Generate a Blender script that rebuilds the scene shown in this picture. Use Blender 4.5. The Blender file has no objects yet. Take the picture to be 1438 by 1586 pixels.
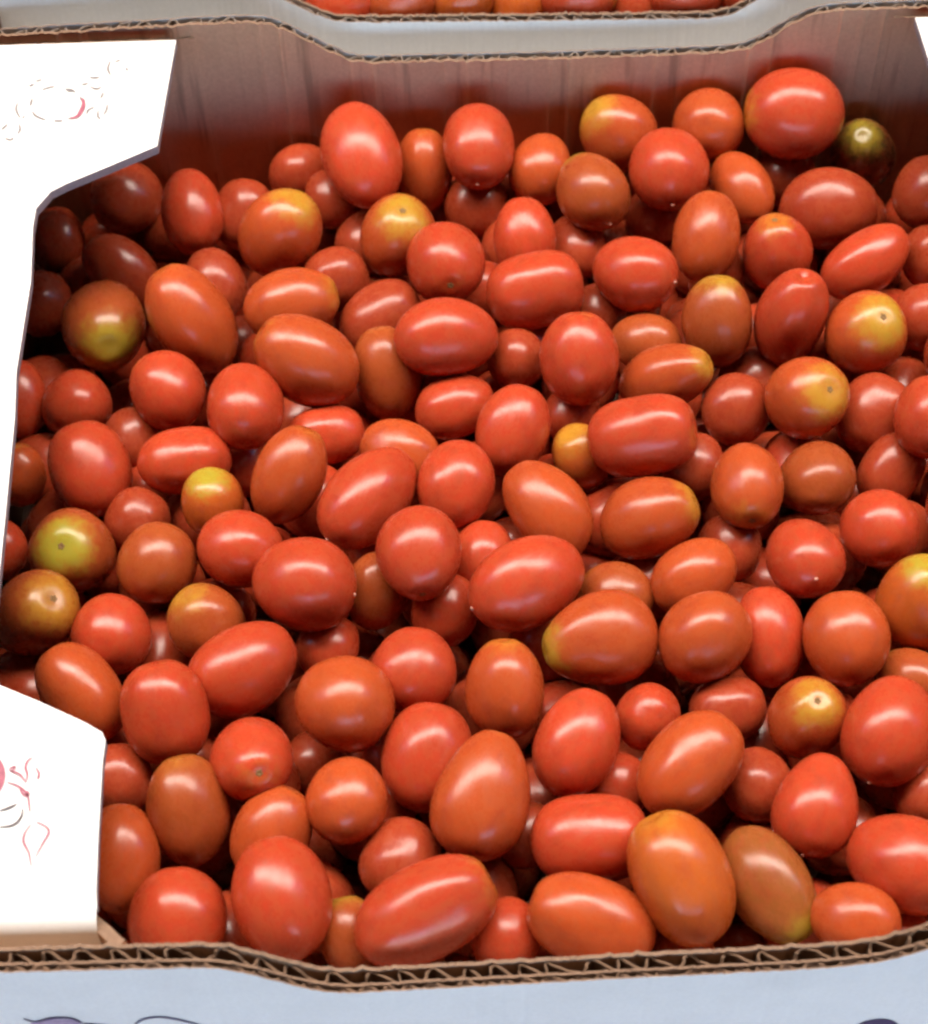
import bpy, bmesh, math, random
from mathutils import Vector, Matrix

# ---------------------------------------------------------------- camera, light, exposure
scene = bpy.context.scene
col = scene.collection
CAM = [-0.029705, -0.179978, 0.451467, 0.961777, -0.005497, -0.034093, 2989.07]
cx, cy, cz, pitch, yaw, roll, focal = CAM
fwd = Vector((math.sin(yaw) * math.cos(pitch), math.cos(yaw) * math.cos(pitch), -math.sin(pitch)))
rgt = Vector((math.cos(yaw), -math.sin(yaw), 0))
up = rgt.cross(fwd)
r2 = math.cos(roll) * rgt + math.sin(roll) * up
u2 = math.cos(roll) * up - math.sin(roll) * rgt
cam_data = bpy.data.cameras.new('camera')
cam = bpy.data.objects.new('camera', cam_data)
col.objects.link(cam)
cam.matrix_world = Matrix((
    (r2.x, u2.x, -fwd.x, cx), (r2.y, u2.y, -fwd.y, cy), (r2.z, u2.z, -fwd.z, cz), (0, 0, 0, 1)))
cam_data.sensor_fit = 'VERTICAL'
cam_data.sensor_height = 24.0
cam_data.lens = focal / 1586.0 * 24.0
cam_data.clip_start = 0.01
cam_data.clip_end = 2000
cam_data.dof.use_dof = True
cam_data.dof.focus_distance = 0.56
cam_data.dof.aperture_fstop = 12
scene.camera = cam

SUN_ELEV, SUN_AZ = math.radians(72), math.radians(0)     # over the far side of the table (+Y)
world = bpy.data.worlds.new('World')
scene.world = world
world.use_nodes = True
wn = world.node_tree.nodes
bg = wn['Background']
sky = wn.new('ShaderNodeTexSky')
sky.sky_type = 'NISHITA'
sky.sun_disc = False
sky.sun_elevation = SUN_ELEV
sky.sun_rotation = SUN_AZ
sky.dust_density = 0.2
sky.ozone_density = 3.0
world.node_tree.links.new(sky.outputs['Color'], bg.inputs['Color'])
bg.inputs['Strength'].default_value = 0.15

sun_data = bpy.data.lights.new('sun', 'SUN')
sun_data.energy = 5.0
sun_data.angle = math.radians(90)      # bright overcast sky overhead, seen through the gap between two added blocker sheets
sun_data.color = (1.0, 0.83, 0.63)
sun = bpy.data.objects.new('sun', sun_data)
col.objects.link(sun)
sd = Vector((math.sin(SUN_AZ) * math.cos(SUN_ELEV), math.cos(SUN_AZ) * math.cos(SUN_ELEV), math.sin(SUN_ELEV)))
sun.rotation_euler = sd.to_track_quat('Z', 'Y').to_euler()

scene.view_settings.view_transform = 'Standard'
scene.view_settings.look = 'None'
scene.view_settings.gamma = 1.0
scene.view_settings.exposure = 2.9
scene.cycles.use_denoising = True
scene.cycles.filter_width = 2.4
scene.cycles.max_bounces = 8
scene.cycles.diffuse_bounces = 4
scene.cycles.glossy_bounces = 4
scene.cycles.transmission_bounces = 4
scene.cycles.caustics_reflective = False
scene.cycles.caustics_refractive = False

# ---------------------------------------------------------------- measured data (metres; tomatoes in mm)
FRONT = [(-0.1444, 0.0185), (-0.0915, 0.0181), (-0.0677, -0.0016), (-0.0343, 0.0009), (0.0098, 0.0037), (0.0503, 0.006), (0.0655, 0.0085), (0.0763, 0.0171)]
BACK = [(-0.1825, 0.0154), (-0.1159, 0.0178), (-0.0921, 0.0182), (-0.0656, -0.0012), (0.0017, -0.0019), (0.069, -0.0016), (0.0904, 0.0155), (0.1284, 0.0157)]
NEIGHBOUR = [(-0.0825, 0.0108), (-0.0725, 0.0002), (-0.0041, -0.0016), (0.0649, -0.0032), (0.0738, 0.0047)]
FLAP = [(-0.1226, 0.317), (-0.1255, 0.2677), (-0.1403, 0.2592), (-0.1529, 0.2522), (-0.1574, 0.249), (-0.1613, 0.242), (-0.1614, 0.2336), (-0.1597, 0.2119), (-0.1602, 0.1772), (-0.1588, 0.1599), (-0.1575, 0.1227), (-0.1568, 0.0984), (-0.1551, 0.0764), (-0.153, 0.0723), (-0.1424, 0.0672), (-0.13, 0.0607), (-0.1252, 0.0576), (-0.1241, 0.0553), (-0.1243, 0.0491), (-0.1237, 0.0298), (-0.1229, 0.0141), (-0.1224, 0.01)]
NEAR_LINES = [[(-0.1477, 0.0473), (-0.1449, 0.0461), (-0.1433, 0.0441)], [(-0.1478, 0.044), (-0.1449, 0.0428), (-0.1423, 0.0402), (-0.1412, 0.0355)], [(-0.1431, 0.0436), (-0.1429, 0.0458), (-0.1436, 0.048), (-0.1432, 0.0499), (-0.1421, 0.0508)], [(-0.141, 0.0479), (-0.14, 0.0461), (-0.1402, 0.0444)], [(-0.1488, 0.0361), (-0.1466, 0.0369), (-0.1446, 0.0379)], [(-0.1431, 0.0366), (-0.1432, 0.0343), (-0.1449, 0.0322), (-0.1483, 0.0317)], [(-0.1405, 0.0323), (-0.1418, 0.03), (-0.1419, 0.0275), (-0.1403, 0.0246), (-0.1393, 0.0209)], [(-0.1394, 0.0329), (-0.1368, 0.0315), (-0.1359, 0.0298), (-0.1371, 0.027), (-0.1386, 0.0233)], [(-0.1478, 0.0477), (-0.1463, 0.0483), (-0.1469, 0.0468)], [(-0.1444, 0.042), (-0.1431, 0.0402), (-0.142, 0.0406), (-0.1426, 0.0415)]]
FAR_LINES = [[(-0.1436, 0.3077), (-0.1441, 0.3039), (-0.1429, 0.3006)], [(-0.1498, 0.2999), (-0.1466, 0.2999)], [(-0.1648, 0.295), (-0.1626, 0.2959), (-0.1607, 0.2962)], [(-0.1676, 0.291), (-0.1679, 0.2874)], [(-0.167, 0.285), (-0.1655, 0.2827), (-0.1621, 0.2808)], [(-0.1595, 0.2803), (-0.1566, 0.2802)], [(-0.1551, 0.281), (-0.1536, 0.2817)], [(-0.1565, 0.2951), (-0.1537, 0.2933)], [(-0.1522, 0.2913), (-0.1509, 0.2884)], [(-0.1492, 0.2829), (-0.1488, 0.2849), (-0.147, 0.286)], [(-0.1456, 0.2846), (-0.1455, 0.2818), (-0.1445, 0.2805)], [(-0.1759, 0.2769), (-0.1743, 0.2795)], [(-0.1705, 0.2793), (-0.17, 0.2766), (-0.1706, 0.2748)], [(-0.1722, 0.2894), (-0.1722, 0.2857), (-0.1705, 0.282)], [(-0.1574, 0.2954), (-0.156, 0.294), (-0.1547, 0.2946)], [(-0.1521, 0.2968), (-0.1499, 0.2972)], [(-0.1494, 0.2958), (-0.1471, 0.2945), (-0.1455, 0.2956)], [(-0.1447, 0.2928), (-0.1453, 0.29)], [(-0.1429, 0.2872), (-0.143, 0.2845), (-0.1438, 0.2822)], [(-0.1675, 0.2991), (-0.1653, 0.2997)], [(-0.1692, 0.2966), (-0.1677, 0.2979)], [(-0.1382, 0.3041), (-0.1375, 0.3025)], [(-0.142, 0.3071), (-0.1404, 0.308)], [(-0.1698, 0.282), (-0.1691, 0.2829)], [(-0.1744, 0.2732), (-0.1729, 0.2723), (-0.1716, 0.2731)], [(-0.1506, 0.2898), (-0.1505, 0.2866)]]
BLOB = (-0.1582, 0.0452)
CRESCENT = [(-0.1513, 0.2903), (-0.1506, 0.2875), (-0.151, 0.2848), (-0.152, 0.2821), (-0.1542, 0.281)]
FACE_LINES = [[(-0.1443, -0.0111), (-0.1417, -0.0137), (-0.1368, -0.0114), (-0.1325, -0.012), (-0.1305, -0.0157)], [(-0.1177, -0.0177), (-0.1149, -0.0142), (-0.1108, -0.0129), (-0.1066, -0.0149), (-0.1031, -0.0179), (-0.0995, -0.021)], [(-0.1305, -0.0157), (-0.1261, -0.0173), (-0.1203, -0.0194)]]
FACE_PINK = [(-0.1434, -0.0151), (-0.1406, -0.0133), (-0.137, -0.0125), (-0.1327, -0.013), (-0.1308, -0.016), (-0.1353, -0.0213), (-0.1413, -0.0225)]
ARCH = (0.0711, -0.0427)
TOMATOES = [
(1, [-63.03, 298.08, -19.29], 19.9, 13.68, [-0.23, 0.939, 0.256], 'R', 0.0, 0.0, 't', 'big upright oval red tomato leaning against the back wall of the carton'),
(2, [-42.25, 302.79, -31.97], 14.98, 10.13, [0.002, 0.574, 0.819], 'O', 0.25, 0.0, '-', 'half hidden orange red long tomato just above the yellow star-ended tomato'),
(3, [-22.99, 301.32, -19.88], 15.36, 12.18, [0.057, 0.981, 0.183], 'R', 0.0, 0.0, 't', 'bright red round tomato against the back wall, right of the big oval one'),
(4, [-86.36, 311.26, -39.24], 11.48, 9.84, [0.857, 0.494, 0.149], 'D', 0.0, 0.0, '-', 'deep-set shade-tinted red oval tomato just left of the big oval tomato at the back wall'),
(401, [-74.59, 296.56, -38.21], 10.86, 9.93, [-0.468, 0.725, 0.506], 'D', 0.0, 0.0, '-', 'deep-set shade-tinted red round tomato just up and right from the yellow-topped orange tomato'),
(5, [-148.91, 308.35, -46.55], 13.65, 12.43, [0.385, 0.918, 0.098], 'D', 0.0, 0.0, '-', 'half hidden shade-tinted red round tomato above the brown tomato with green patch'),
(6, [-122.45, 286.93, -32.22], 15.38, 10.44, [-0.112, 0.903, 0.414], 'R', 0.0, 0.0, '-', 'bright red long tomato just left of the yellow-topped orange tomato'),
(7, [-90.33, 267.56, -23.88], 16.6, 13.19, [0.467, 0.149, 0.872], 'O', 0.75, 0.2, '-', 'orange tomato with a yellow top, in the dark far left part of the heap'),
(8, [-51.05, 266.0, -25.48], 14.84, 13.19, [0.153, -0.095, 0.984], 'O', 0.9, 0.3, 's', 'orange tomato turned stem end up showing a yellow star, near the back'),
(9, [-105.56, 292.24, -40.11], 12.68, 10.37, [0.196, 0.829, 0.524], 'D', 0.0, 0.0, '-', 'deep-set shade-tinted red oval tomato just up and left from the yellow-topped orange tomato'),
(10, [-174.93, 298.78, -57.23], 12.08, 10.18, [0.022, 0.841, 0.541], 'D', 0.0, 0.0, '-', 'deep-set shade-tinted red oval tomato up and left from the brown tomato with green patch'),
(11, [25.54, 311.28, -24.84], 14.23, 12.81, [-0.704, 0.104, 0.703], 'O', 0.9, 0.15, 't', 'orange tomato with a yellow shoulder, near the back wall under the dip'),
(12, [56.77, 311.02, -22.51], 13.2, 12.54, [0.217, 0.956, 0.197], 'O', 0.1, 0.0, 't', 'orange red round tomato just left of the largest tomato at the back wall'),
(13, [85.26, 308.8, -15.84], 17.35, 15.29, [-1.0, 0.017, 0.026], 'R', 0.55, 0.0, '-', 'largest bright red tomato at the back wall, near the right corner'),
(14, [112.76, 311.35, -38.78], 17.77, 11.42, [-0.191, -0.41, 0.892], 'K', 0.2, 0.5, '-', 'olive green tomato, shade tinted into its skin, sunk in the far right corner'),
(15, [-1.77, 297.93, -28.18], 12.96, 10.71, [0.23, 0.883, 0.41], 'O', 0.1, 0.0, '-', 'orange red oval tomato just right of the round red tomato under the back dip'),
(16, [14.78, 280.28, -21.52], 14.2, 12.2, [-0.358, 0.92, 0.162], 'B', 0.2, 0.5, 't', 'brownish orange oval tomato just down and left from the tomato with yellow shoulder'),
(17, [41.03, 288.06, -20.09], 14.86, 13.13, [0.006, 0.993, 0.115], 'R', 0.0, 0.0, 't', 'bright red oval tomato just down and right from the tomato with yellow shoulder'),
(18, [66.46, 285.53, -27.54], 14.87, 9.92, [-0.379, 0.925, 0.015], 'O', 0.15, 0.1, 't', 'orange red long tomato just down and left from the largest tomato at the back wall'),
(19, [94.35, 272.93, -25.98], 16.78, 13.27, [0.995, -0.069, 0.071], 'D', 0.1, 0.0, '-', 'dull red oval tomato just up and left from the slanting long red tomato'),
(20, [128.77, 279.64, -26.33], 12.72, 12.04, [0.033, 0.828, 0.56], 'D', 0.0, 0.0, '-', 'dull red round tomato just down and right from the shade-tinted olive tomato'),
(21, [-8.9, 265.22, -26.49], 13.5, 10.38, [-0.004, 0.839, 0.544], 'R', 0.15, 0.0, '-', 'bright red oval tomato just above the squarish creased tomato'),
(22, [9.19, 272.39, -40.11], 13.38, 10.19, [0.061, 0.953, -0.297], 'D', 0.0, 0.0, '-', 'deep-set shade-tinted red oval tomato just up and right from the squarish creased tomato'),
(23, [50.7, 256.34, -19.57], 15.59, 10.63, [0.21, 0.856, 0.473], 'O', 0.3, 0.0, 't', 'orange red long tomato just above the yellow-green capped tomato'),
(24, [74.2, 253.78, -24.98], 13.4, 11.54, [-0.112, 0.227, 0.967], 'R', 0.5, 0.0, 's', 'bright red oval tomato just above the dented red tomato'),
(25, [102.44, 246.0, -22.72], 16.45, 10.15, [0.839, 0.46, 0.291], 'R', 0.0, 0.0, '-', 'long slender red tomato slanting up to the right, near the far right'),
(26, [-24.37, 294.01, -40.93], 11.77, 10.84, [0.2, 0.814, 0.545], 'D', 0.0, 0.0, '-', 'deep-set shade-tinted red round tomato just below the round red tomato under the back dip'),
(261, [38.81, 286.92, -41.71], 11.72, 10.33, [0.943, 0.289, 0.165], 'D', 0.0, 0.0, '-', 'deep-set shade-tinted red oval tomato down and right from the tomato with yellow shoulder'),
(262, [84.47, 304.36, -40.14], 11.86, 10.92, [0.362, 0.74, 0.566], 'D', 0.0, 0.0, '-', 'deep-set shade-tinted red round tomato just below the largest tomato at the back wall'),
(27, [126.42, 253.31, -29.6], 11.17, 10.31, [-0.0, 0.743, 0.669], 'D', 0.0, 0.0, '-', 'half hidden shade-tinted red round tomato just right of the slanting long red tomato'),
(28, [-147.61, 273.53, -46.88], 15.66, 10.29, [-0.721, 0.419, 0.552], 'D', 0.0, 0.0, '-', 'half hidden shade-tinted red long tomato just up and left from the long leaning orange tomato'),
(29, [-113.02, 253.68, -32.78], 12.59, 10.15, [-0.232, 0.813, 0.533], 'D', 0.0, 0.0, '-', 'half hidden shade-tinted red oval tomato just up and right from the long leaning orange tomato'),
(30, [-150.46, 243.58, -40.44], 20.09, 13.62, [0.248, -0.863, 0.441], 'B', 0.45, 0.6, '-', 'round brownish tomato with a green patch on its face, beside the left ledge'),
(31, [-118.22, 231.72, -24.76], 19.66, 12.99, [-0.471, 0.484, 0.738], 'O', 0.25, 0.0, '-', 'long orange red tomato leaning down to the right, in the far left'),
(32, [-85.32, 234.16, -22.08], 16.01, 11.93, [0.972, 0.105, 0.21], 'O', 0.55, 0.0, '-', 'orange red oval tomato just below the yellow-topped orange tomato'),
(33, [-71.98, 252.28, -30.47], 11.21, 10.32, [0.924, 0.381, 0.027], 'D', 0.0, 0.0, '-', 'half hidden shade-tinted red round tomato just down and right from the yellow-topped orange tomato'),
(34, [-79.68, 205.78, -15.74], 17.91, 12.93, [-0.799, 0.273, 0.536], 'O', 0.35, 0.0, '-', 'orange red long tomato right of the long leaning orange tomato'),
(35, [-57.06, 234.62, -29.65], 14.49, 10.15, [0.817, 0.543, 0.192], 'D', 0.1, 0.0, '-', 'half hidden shade-tinted red long tomato just left of the glossy oval lying crosswise'),
(36, [-54.93, 210.54, -29.51], 15.62, 11.16, [-0.132, 0.644, 0.754], 'B', 0.15, 0.0, '-', 'half hidden brownish orange long tomato just down and left from the glossy oval lying crosswise'),
(37, [-124.38, 202.79, -25.41], 13.27, 11.44, [-0.484, 0.818, 0.309], 'R', 0.0, 0.0, '-', 'bright red oval tomato just below the long leaning orange tomato'),
(38, [-98.22, 189.31, -17.7], 14.7, 11.97, [-0.064, 0.977, -0.203], 'R', 0.0, 0.0, '-', 'bright red oval tomato above the small yellow-topped tomato'),
(39, [-156.35, 210.61, -40.79], 11.6, 11.13, [0.13, 0.952, 0.277], 'R', 0.0, 0.0, '-', 'half hidden bright red round tomato just above the plump red oval near the ledge'),
(40, [-176.53, 214.9, -42.55], 13.2, 9.3, [-0.081, 0.868, 0.49], 'R', 0.0, 0.0, '-', 'half hidden bright red long tomato down and left from the brown tomato with green patch'),
(41, [-172.05, 181.41, -38.75], 10.24, 8.56, [-0.011, 0.684, 0.729], 'O', 0.4, 0.0, '-', 'half hidden orange red oval tomato just left of the plump red oval near the ledge'),
(42, [-146.45, 173.52, -26.13], 15.31, 11.93, [-0.312, 0.867, 0.39], 'R', 0.0, 0.0, '-', 'plump bright red oval, upright near the left ledge, above the green eyed one'),
(43, [-136.61, 194.15, -39.46], 10.76, 9.91, [0.174, 0.891, 0.42], 'D', 0.0, 0.0, '-', 'deep-set shade-tinted red round tomato below the brown tomato with green patch'),
(44, [-116.41, 173.56, -23.33], 14.68, 10.5, [0.963, 0.249, -0.1], 'R', 0.0, 0.0, '-', 'bright red long tomato just up and left from the small yellow-topped tomato'),
(45, [-74.32, 187.87, -31.5], 12.67, 9.34, [0.96, 0.259, -0.11], 'R', 0.0, 0.0, '-', 'deep-set bright red long tomato up and right from the small yellow-topped tomato'),
(46, [-83.56, 161.0, -15.12], 15.79, 10.63, [0.443, 0.637, 0.631], 'O', 0.2, 0.0, '-', 'orange red long tomato just right of the small yellow-topped tomato'),
(47, [-107.09, 155.92, -21.14], 10.73, 9.51, [-0.031, 0.273, 0.961], 'Y', 1.0, 0.7, '-', 'small tomato with a bright yellow green top, left of the middle'),
(48, [-33.3, 197.17, -30.9], 13.17, 10.23, [0.934, 0.354, 0.049], 'R', 0.0, 0.0, '-', 'deep-set bright red oval tomato just below the glossy oval lying crosswise'),
(49, [-50.7, 175.01, -24.91], 13.2, 9.93, [-0.885, 0.441, 0.151], 'O', 0.15, 0.0, '-', 'half hidden orange red oval tomato above the egg-shaped tomato with brown scar'),
(50, [-59.71, 151.83, -15.11], 18.25, 11.88, [0.642, 0.762, 0.08], 'R', 0.0, 0.0, 't', 'bright red long tomato just up and left from the egg-shaped tomato with brown scar'),
(51, [-33.59, 156.65, -16.9], 13.98, 11.38, [0.22, 0.942, 0.254], 'R', 0.0, 0.0, 't', 'bright red oval tomato just up and right from the egg-shaped tomato with brown scar'),
(52, [-35.2, 247.22, -19.22], 14.48, 12.87, [0.079, -0.948, 0.308], 'R', 0.15, 0.0, 's', 'round red tomato with a faint star scar, overlapping the yellow star ended one'),
(53, [-6.3, 236.7, -21.28], 16.02, 12.15, [0.974, 0.226, 0.016], 'R', 0.0, 0.0, 'q', 'squarish red tomato with a lilac crease along its lower side'),
(54, [25.88, 240.42, -18.76], 14.41, 12.15, [-0.83, 0.519, -0.203], 'R', 0.0, 0.0, 't', 'bright red oval tomato just up and left from the yellow-green capped tomato'),
(55, [51.27, 221.37, -21.39], 15.11, 10.94, [-0.017, 0.569, 0.822], 'B', 0.6, 0.3, 't', 'upright dull orange tomato with a yellow green cap, left of the dented one'),
(56, [74.2, 219.28, -18.43], 17.95, 11.08, [0.146, 0.185, 0.972], 'R', 0.0, 0.0, 'sd', 'bright red tomato with a dented stem end catching a big highlight'),
(57, [96.96, 212.73, -19.01], 14.26, 12.86, [0.23, -0.327, 0.917], 'O', 0.9, 0.3, 's', 'round orange tomato with a bright yellow eye and two white specks'),
(58, [119.17, 223.43, -25.31], 11.24, 10.81, [0.047, 0.86, 0.508], 'D', 0.0, 0.0, '-', 'half hidden shade-tinted red round tomato just right of the orange tomato with yellow eye'),
(59, [-35.48, 213.66, -16.2], 16.98, 12.22, [0.963, 0.189, -0.191], 'R', 0.1, 0.0, '-', 'glossy red oval tomato lying flat crosswise under the squarish creased one'),
(60, [-13.39, 214.98, -29.72], 9.98, 9.55, [0.032, 0.871, 0.491], 'D', 0.0, 0.0, '-', 'half hidden shade-tinted red round tomato just below the squarish creased tomato'),
(61, [5.59, 202.19, -14.74], 14.96, 11.86, [-0.02, 0.652, 0.758], 'R', 0.15, 0.0, '-', 'bright red oval tomato just down and right from the squarish creased tomato'),
(62, [28.46, 219.74, -28.97], 11.72, 9.58, [-0.946, 0.315, -0.079], 'B', 0.1, 0.0, '-', 'half hidden brownish orange oval tomato just left of the yellow-green capped tomato'),
(63, [32.99, 199.39, -22.15], 15.96, 10.13, [0.85, -0.035, 0.525], 'O', 0.6, 0.2, '-', 'orange red long tomato just above the bean-shaped red tomato'),
(64, [54.45, 190.28, -27.62], 11.55, 10.92, [0.378, 0.801, 0.464], 'D', 0.0, 0.0, '-', 'half hidden shade-tinted red round tomato just left of the orange tomato with yellow cheek'),
(65, [74.68, 185.37, -16.5], 13.46, 12.29, [0.393, -0.408, 0.824], 'O', 0.8, 0.15, 's', 'round orange tomato with a yellow cheek, below the dented red one'),
(66, [96.61, 186.4, -26.65], 12.93, 10.86, [0.534, 0.709, 0.461], 'D', 0.0, 0.0, '-', 'half hidden shade-tinted red oval tomato just right of the orange tomato with yellow cheek'),
(67, [110.54, 173.72, -12.57], 12.91, 11.3, [0.059, 0.883, 0.466], 'R', 0.0, 0.0, '-', 'bright red oval tomato down and right from the orange tomato with yellow eye'),
(68, [-15.77, 179.04, -20.11], 14.55, 11.29, [0.367, 0.828, 0.423], 'R', 0.0, 0.0, '-', 'bright red oval tomato down and right from the glossy oval lying crosswise'),
(69, [5.26, 172.86, -26.12], 10.85, 9.53, [-0.401, 0.173, 0.899], 'Y', 1.0, 0.1, '-', 'half hidden yellow orange oval tomato just left of the bean-shaped red tomato'),
(70, [22.79, 168.93, -11.29], 16.78, 12.01, [0.959, -0.068, 0.276], 'R', 0.2, 0.0, 'q', 'bean shaped bright red tomato with a wavy highlight, right of the middle'),
(71, [39.36, 168.79, -27.66], 10.74, 9.51, [0.216, 0.868, 0.447], 'D', 0.0, 0.0, '-', 'half hidden shade-tinted red oval tomato just left of the tomato with pinkish tip'),
(72, [52.75, 151.87, -15.3], 13.87, 10.92, [-0.001, -0.999, 0.053], 'O', 0.5, 0.0, 's', 'orange red tomato with a pinkish scarred tip at its lower end, right of middle'),
(73, [75.44, 159.57, -23.16], 13.36, 11.32, [0.244, 0.847, -0.472], 'B', 0.3, 0.0, '-', 'half hidden brownish orange oval tomato just right of the tomato with pinkish tip'),
(74, [99.79, 166.61, -29.73], 12.38, 9.12, [0.568, 0.698, 0.436], 'D', 0.0, 0.0, '-', 'half hidden shade-tinted red long tomato down and right from the orange tomato with yellow cheek'),
(75, [-6.8, 147.57, -17.43], 16.59, 11.1, [-0.576, 0.763, 0.293], 'O', 0.1, 0.0, '-', 'orange red long tomato just above the large tilted red tomato'),
(76, [23.24, 142.82, -17.18], 15.36, 11.8, [0.894, 0.114, 0.433], 'O', 0.6, 0.1, '-', 'orange red oval tomato just below the bean-shaped red tomato'),
(77, [89.46, 135.04, -14.69], 11.54, 11.1, [0.259, 0.927, 0.271], 'R', 0.0, 0.0, '-', 'bright red round tomato just up and left from the yellow tomato at the right edge'),
(78, [66.19, 125.36, -14.15], 14.34, 10.98, [-0.085, 0.859, -0.505], 'R', 0.0, 0.0, 't', 'bright red oval tomato just down and right from the tomato with pinkish tip'),
(79, [3.64, 196.92, -35.7], 9.9, 9.05, [0.524, 0.753, 0.398], 'R', 0.0, 0.0, '-', 'deep-set bright red round tomato down and left from the yellow-green capped tomato'),
(80, [14.25, 238.2, -36.42], 10.72, 9.84, [0.522, 0.729, 0.443], 'D', 0.0, 0.0, '-', 'deep-set shade-tinted red round tomato just right of the squarish creased tomato'),
(81, [-148.73, 142.2, -25.29], 15.14, 12.52, [-0.02, -0.443, 0.896], 'B', 0.85, 0.8, 's', 'round brown red tomato with a green eye round its stem scar, left side'),
(82, [-156.3, 118.15, -20.82], 15.05, 11.95, [0.551, -0.167, 0.817], 'B', 0.7, 0.1, 's', 'brown tomato with an orange stem end, touching the left ledge cut-out'),
(83, [-121.92, 133.23, -19.06], 12.23, 11.73, [0.09, 0.995, 0.036], 'B', 0.1, 0.1, '-', 'brownish orange round tomato just down and left from the small yellow-topped tomato'),
(84, [-131.18, 156.72, -30.6], 10.26, 9.45, [0.48, 0.835, 0.267], 'D', 0.0, 0.0, '-', 'half hidden shade-tinted red round tomato just up and right from the green-eyed tomato'),
(85, [-97.25, 135.35, -16.06], 12.95, 11.13, [-0.95, 0.311, 0.032], 'R', 0.05, 0.0, '-', 'bright red oval tomato just down and right from the small yellow-topped tomato'),
(86, [-77.75, 119.33, -11.39], 15.32, 13.46, [-0.94, 0.326, -0.1], 'R', 0.0, 0.0, 't', 'broad glossy red tomato, the largest one left of the middle'),
(87, [-44.56, 127.03, -8.75], 14.21, 12.03, [0.064, -0.996, -0.065], 'R', 0.0, 0.0, 's', 'egg shaped red tomato with a small brown scar at its lower end'),
(88, [-57.84, 124.73, -24.36], 11.79, 9.07, [0.206, 0.724, 0.658], 'B', 0.1, 0.0, '-', 'half hidden brownish orange oval tomato just right of the broad red tomato'),
(89, [-106.53, 113.46, -20.97], 12.0, 10.78, [-0.468, 0.273, 0.84], 'B', 0.5, 0.2, '-', 'half hidden brownish orange round tomato left of the broad red tomato'),
(90, [-133.81, 110.46, -20.92], 11.93, 11.3, [0.114, 0.979, 0.168], 'R', 0.0, 0.0, '-', 'bright red round tomato just right of the brown tomato at the ledge'),
(91, [-94.48, 94.57, -15.41], 16.56, 12.29, [0.836, 0.549, 0.004], 'R', 0.0, 0.0, '-', 'bright red oval tomato just above the round red tomato with faint stem dot'),
(92, [-139.52, 88.9, -16.24], 15.42, 10.44, [-0.593, 0.725, 0.351], 'O', 0.1, 0.0, '-', 'orange red long tomato just down and right from the brown tomato at the ledge'),
(93, [-114.47, 78.72, -10.81], 14.73, 11.65, [-0.178, 0.74, 0.648], 'R', 0.1, 0.0, '-', 'bright red oval tomato up and left from the round red tomato with faint stem dot'),
(94, [-65.66, 79.12, -9.76], 13.95, 12.86, [-0.927, 0.367, 0.079], 'O', 0.2, 0.0, '-', 'orange red round tomato up and right from the round red tomato with faint stem dot'),
(95, [-46.73, 91.89, -14.65], 12.44, 11.7, [0.192, 0.924, 0.331], 'R', 0.1, 0.0, '-', 'bright red round tomato below the egg-shaped tomato with brown scar'),
(96, [-71.76, 108.9, -29.43], 10.15, 8.99, [0.499, 0.829, 0.252], 'R', 0.0, 0.0, '-', 'deep-set bright red oval tomato just below the broad red tomato'),
(97, [-90.36, 63.5, -10.79], 17.13, 10.93, [0.237, -0.64, 0.731], 'R', 0.25, 0.0, 's', 'round red tomato with a faint stem dot facing the viewer, lower left'),
(98, [-43.14, 65.71, -16.48], 15.18, 11.75, [0.192, 0.937, 0.29], 'R', 0.0, 0.0, '-', 'bright red oval tomato just up and left from the tall pear-shaped tomato'),
(99, [-75.81, 75.64, -37.3], 9.92, 8.79, [0.492, 0.847, 0.2], 'D', 0.0, 0.0, '-', 'deep-set shade-tinted red oval tomato just right of the round red tomato with faint stem dot'),
(100, [-173.69, 149.22, -33.42], 9.83, 9.03, [-0.017, 0.913, 0.408], 'R', 0.0, 0.0, '-', 'half hidden bright red round tomato just left of the green-eyed tomato'),
(101, [-14.07, 116.5, -9.44], 17.94, 12.64, [0.873, 0.484, -0.066], 'R', 0.0, 0.0, 't', 'large bright red oval tilted up to the right, in the middle of the heap'),
(102, [-26.36, 135.68, -25.12], 11.53, 9.56, [0.116, 0.911, 0.396], 'R', 0.0, 0.0, '-', 'half hidden bright red oval tomato just up and left from the large tilted red tomato'),
(103, [11.87, 119.68, -23.4], 11.3, 9.76, [-0.948, 0.302, -0.098], 'B', 0.3, 0.1, '-', 'half hidden brownish orange oval tomato just above the pear-shaped yellow-ended tomato'),
(104, [5.2, 98.11, -11.56], 16.8, 13.16, [-0.966, -0.246, 0.082], 'O', 0.6, 0.5, 'p', 'pear shaped orange red tomato with a yellow green left end'),
(105, [34.63, 122.67, -18.22], 13.53, 10.46, [0.84, 0.494, 0.225], 'O', 0.1, 0.0, '-', 'orange red oval tomato down and left from the tomato with pinkish tip'),
(106, [34.63, 97.56, -10.58], 13.89, 12.23, [0.771, 0.584, 0.254], 'O', 0.1, 0.0, '-', 'orange red oval tomato right of the pear-shaped yellow-ended tomato'),
(107, [53.74, 102.35, -19.23], 14.58, 10.25, [-0.02, 0.936, 0.353], 'R', 0.0, 0.0, '-', 'bright red long tomato just up and left from the tomato with round yellow navel'),
(108, [74.03, 97.0, -12.58], 13.57, 11.72, [-0.011, 0.936, 0.351], 'O', 0.15, 0.0, '-', 'orange red oval tomato just down and left from the yellow tomato at the right edge'),
(109, [96.8, 109.23, -14.33], 14.87, 11.71, [0.069, 0.355, 0.932], 'Y', 0.9, 0.6, '-', 'yellow orange tomato with a green flank, cut by the right edge of the picture'),
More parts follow.
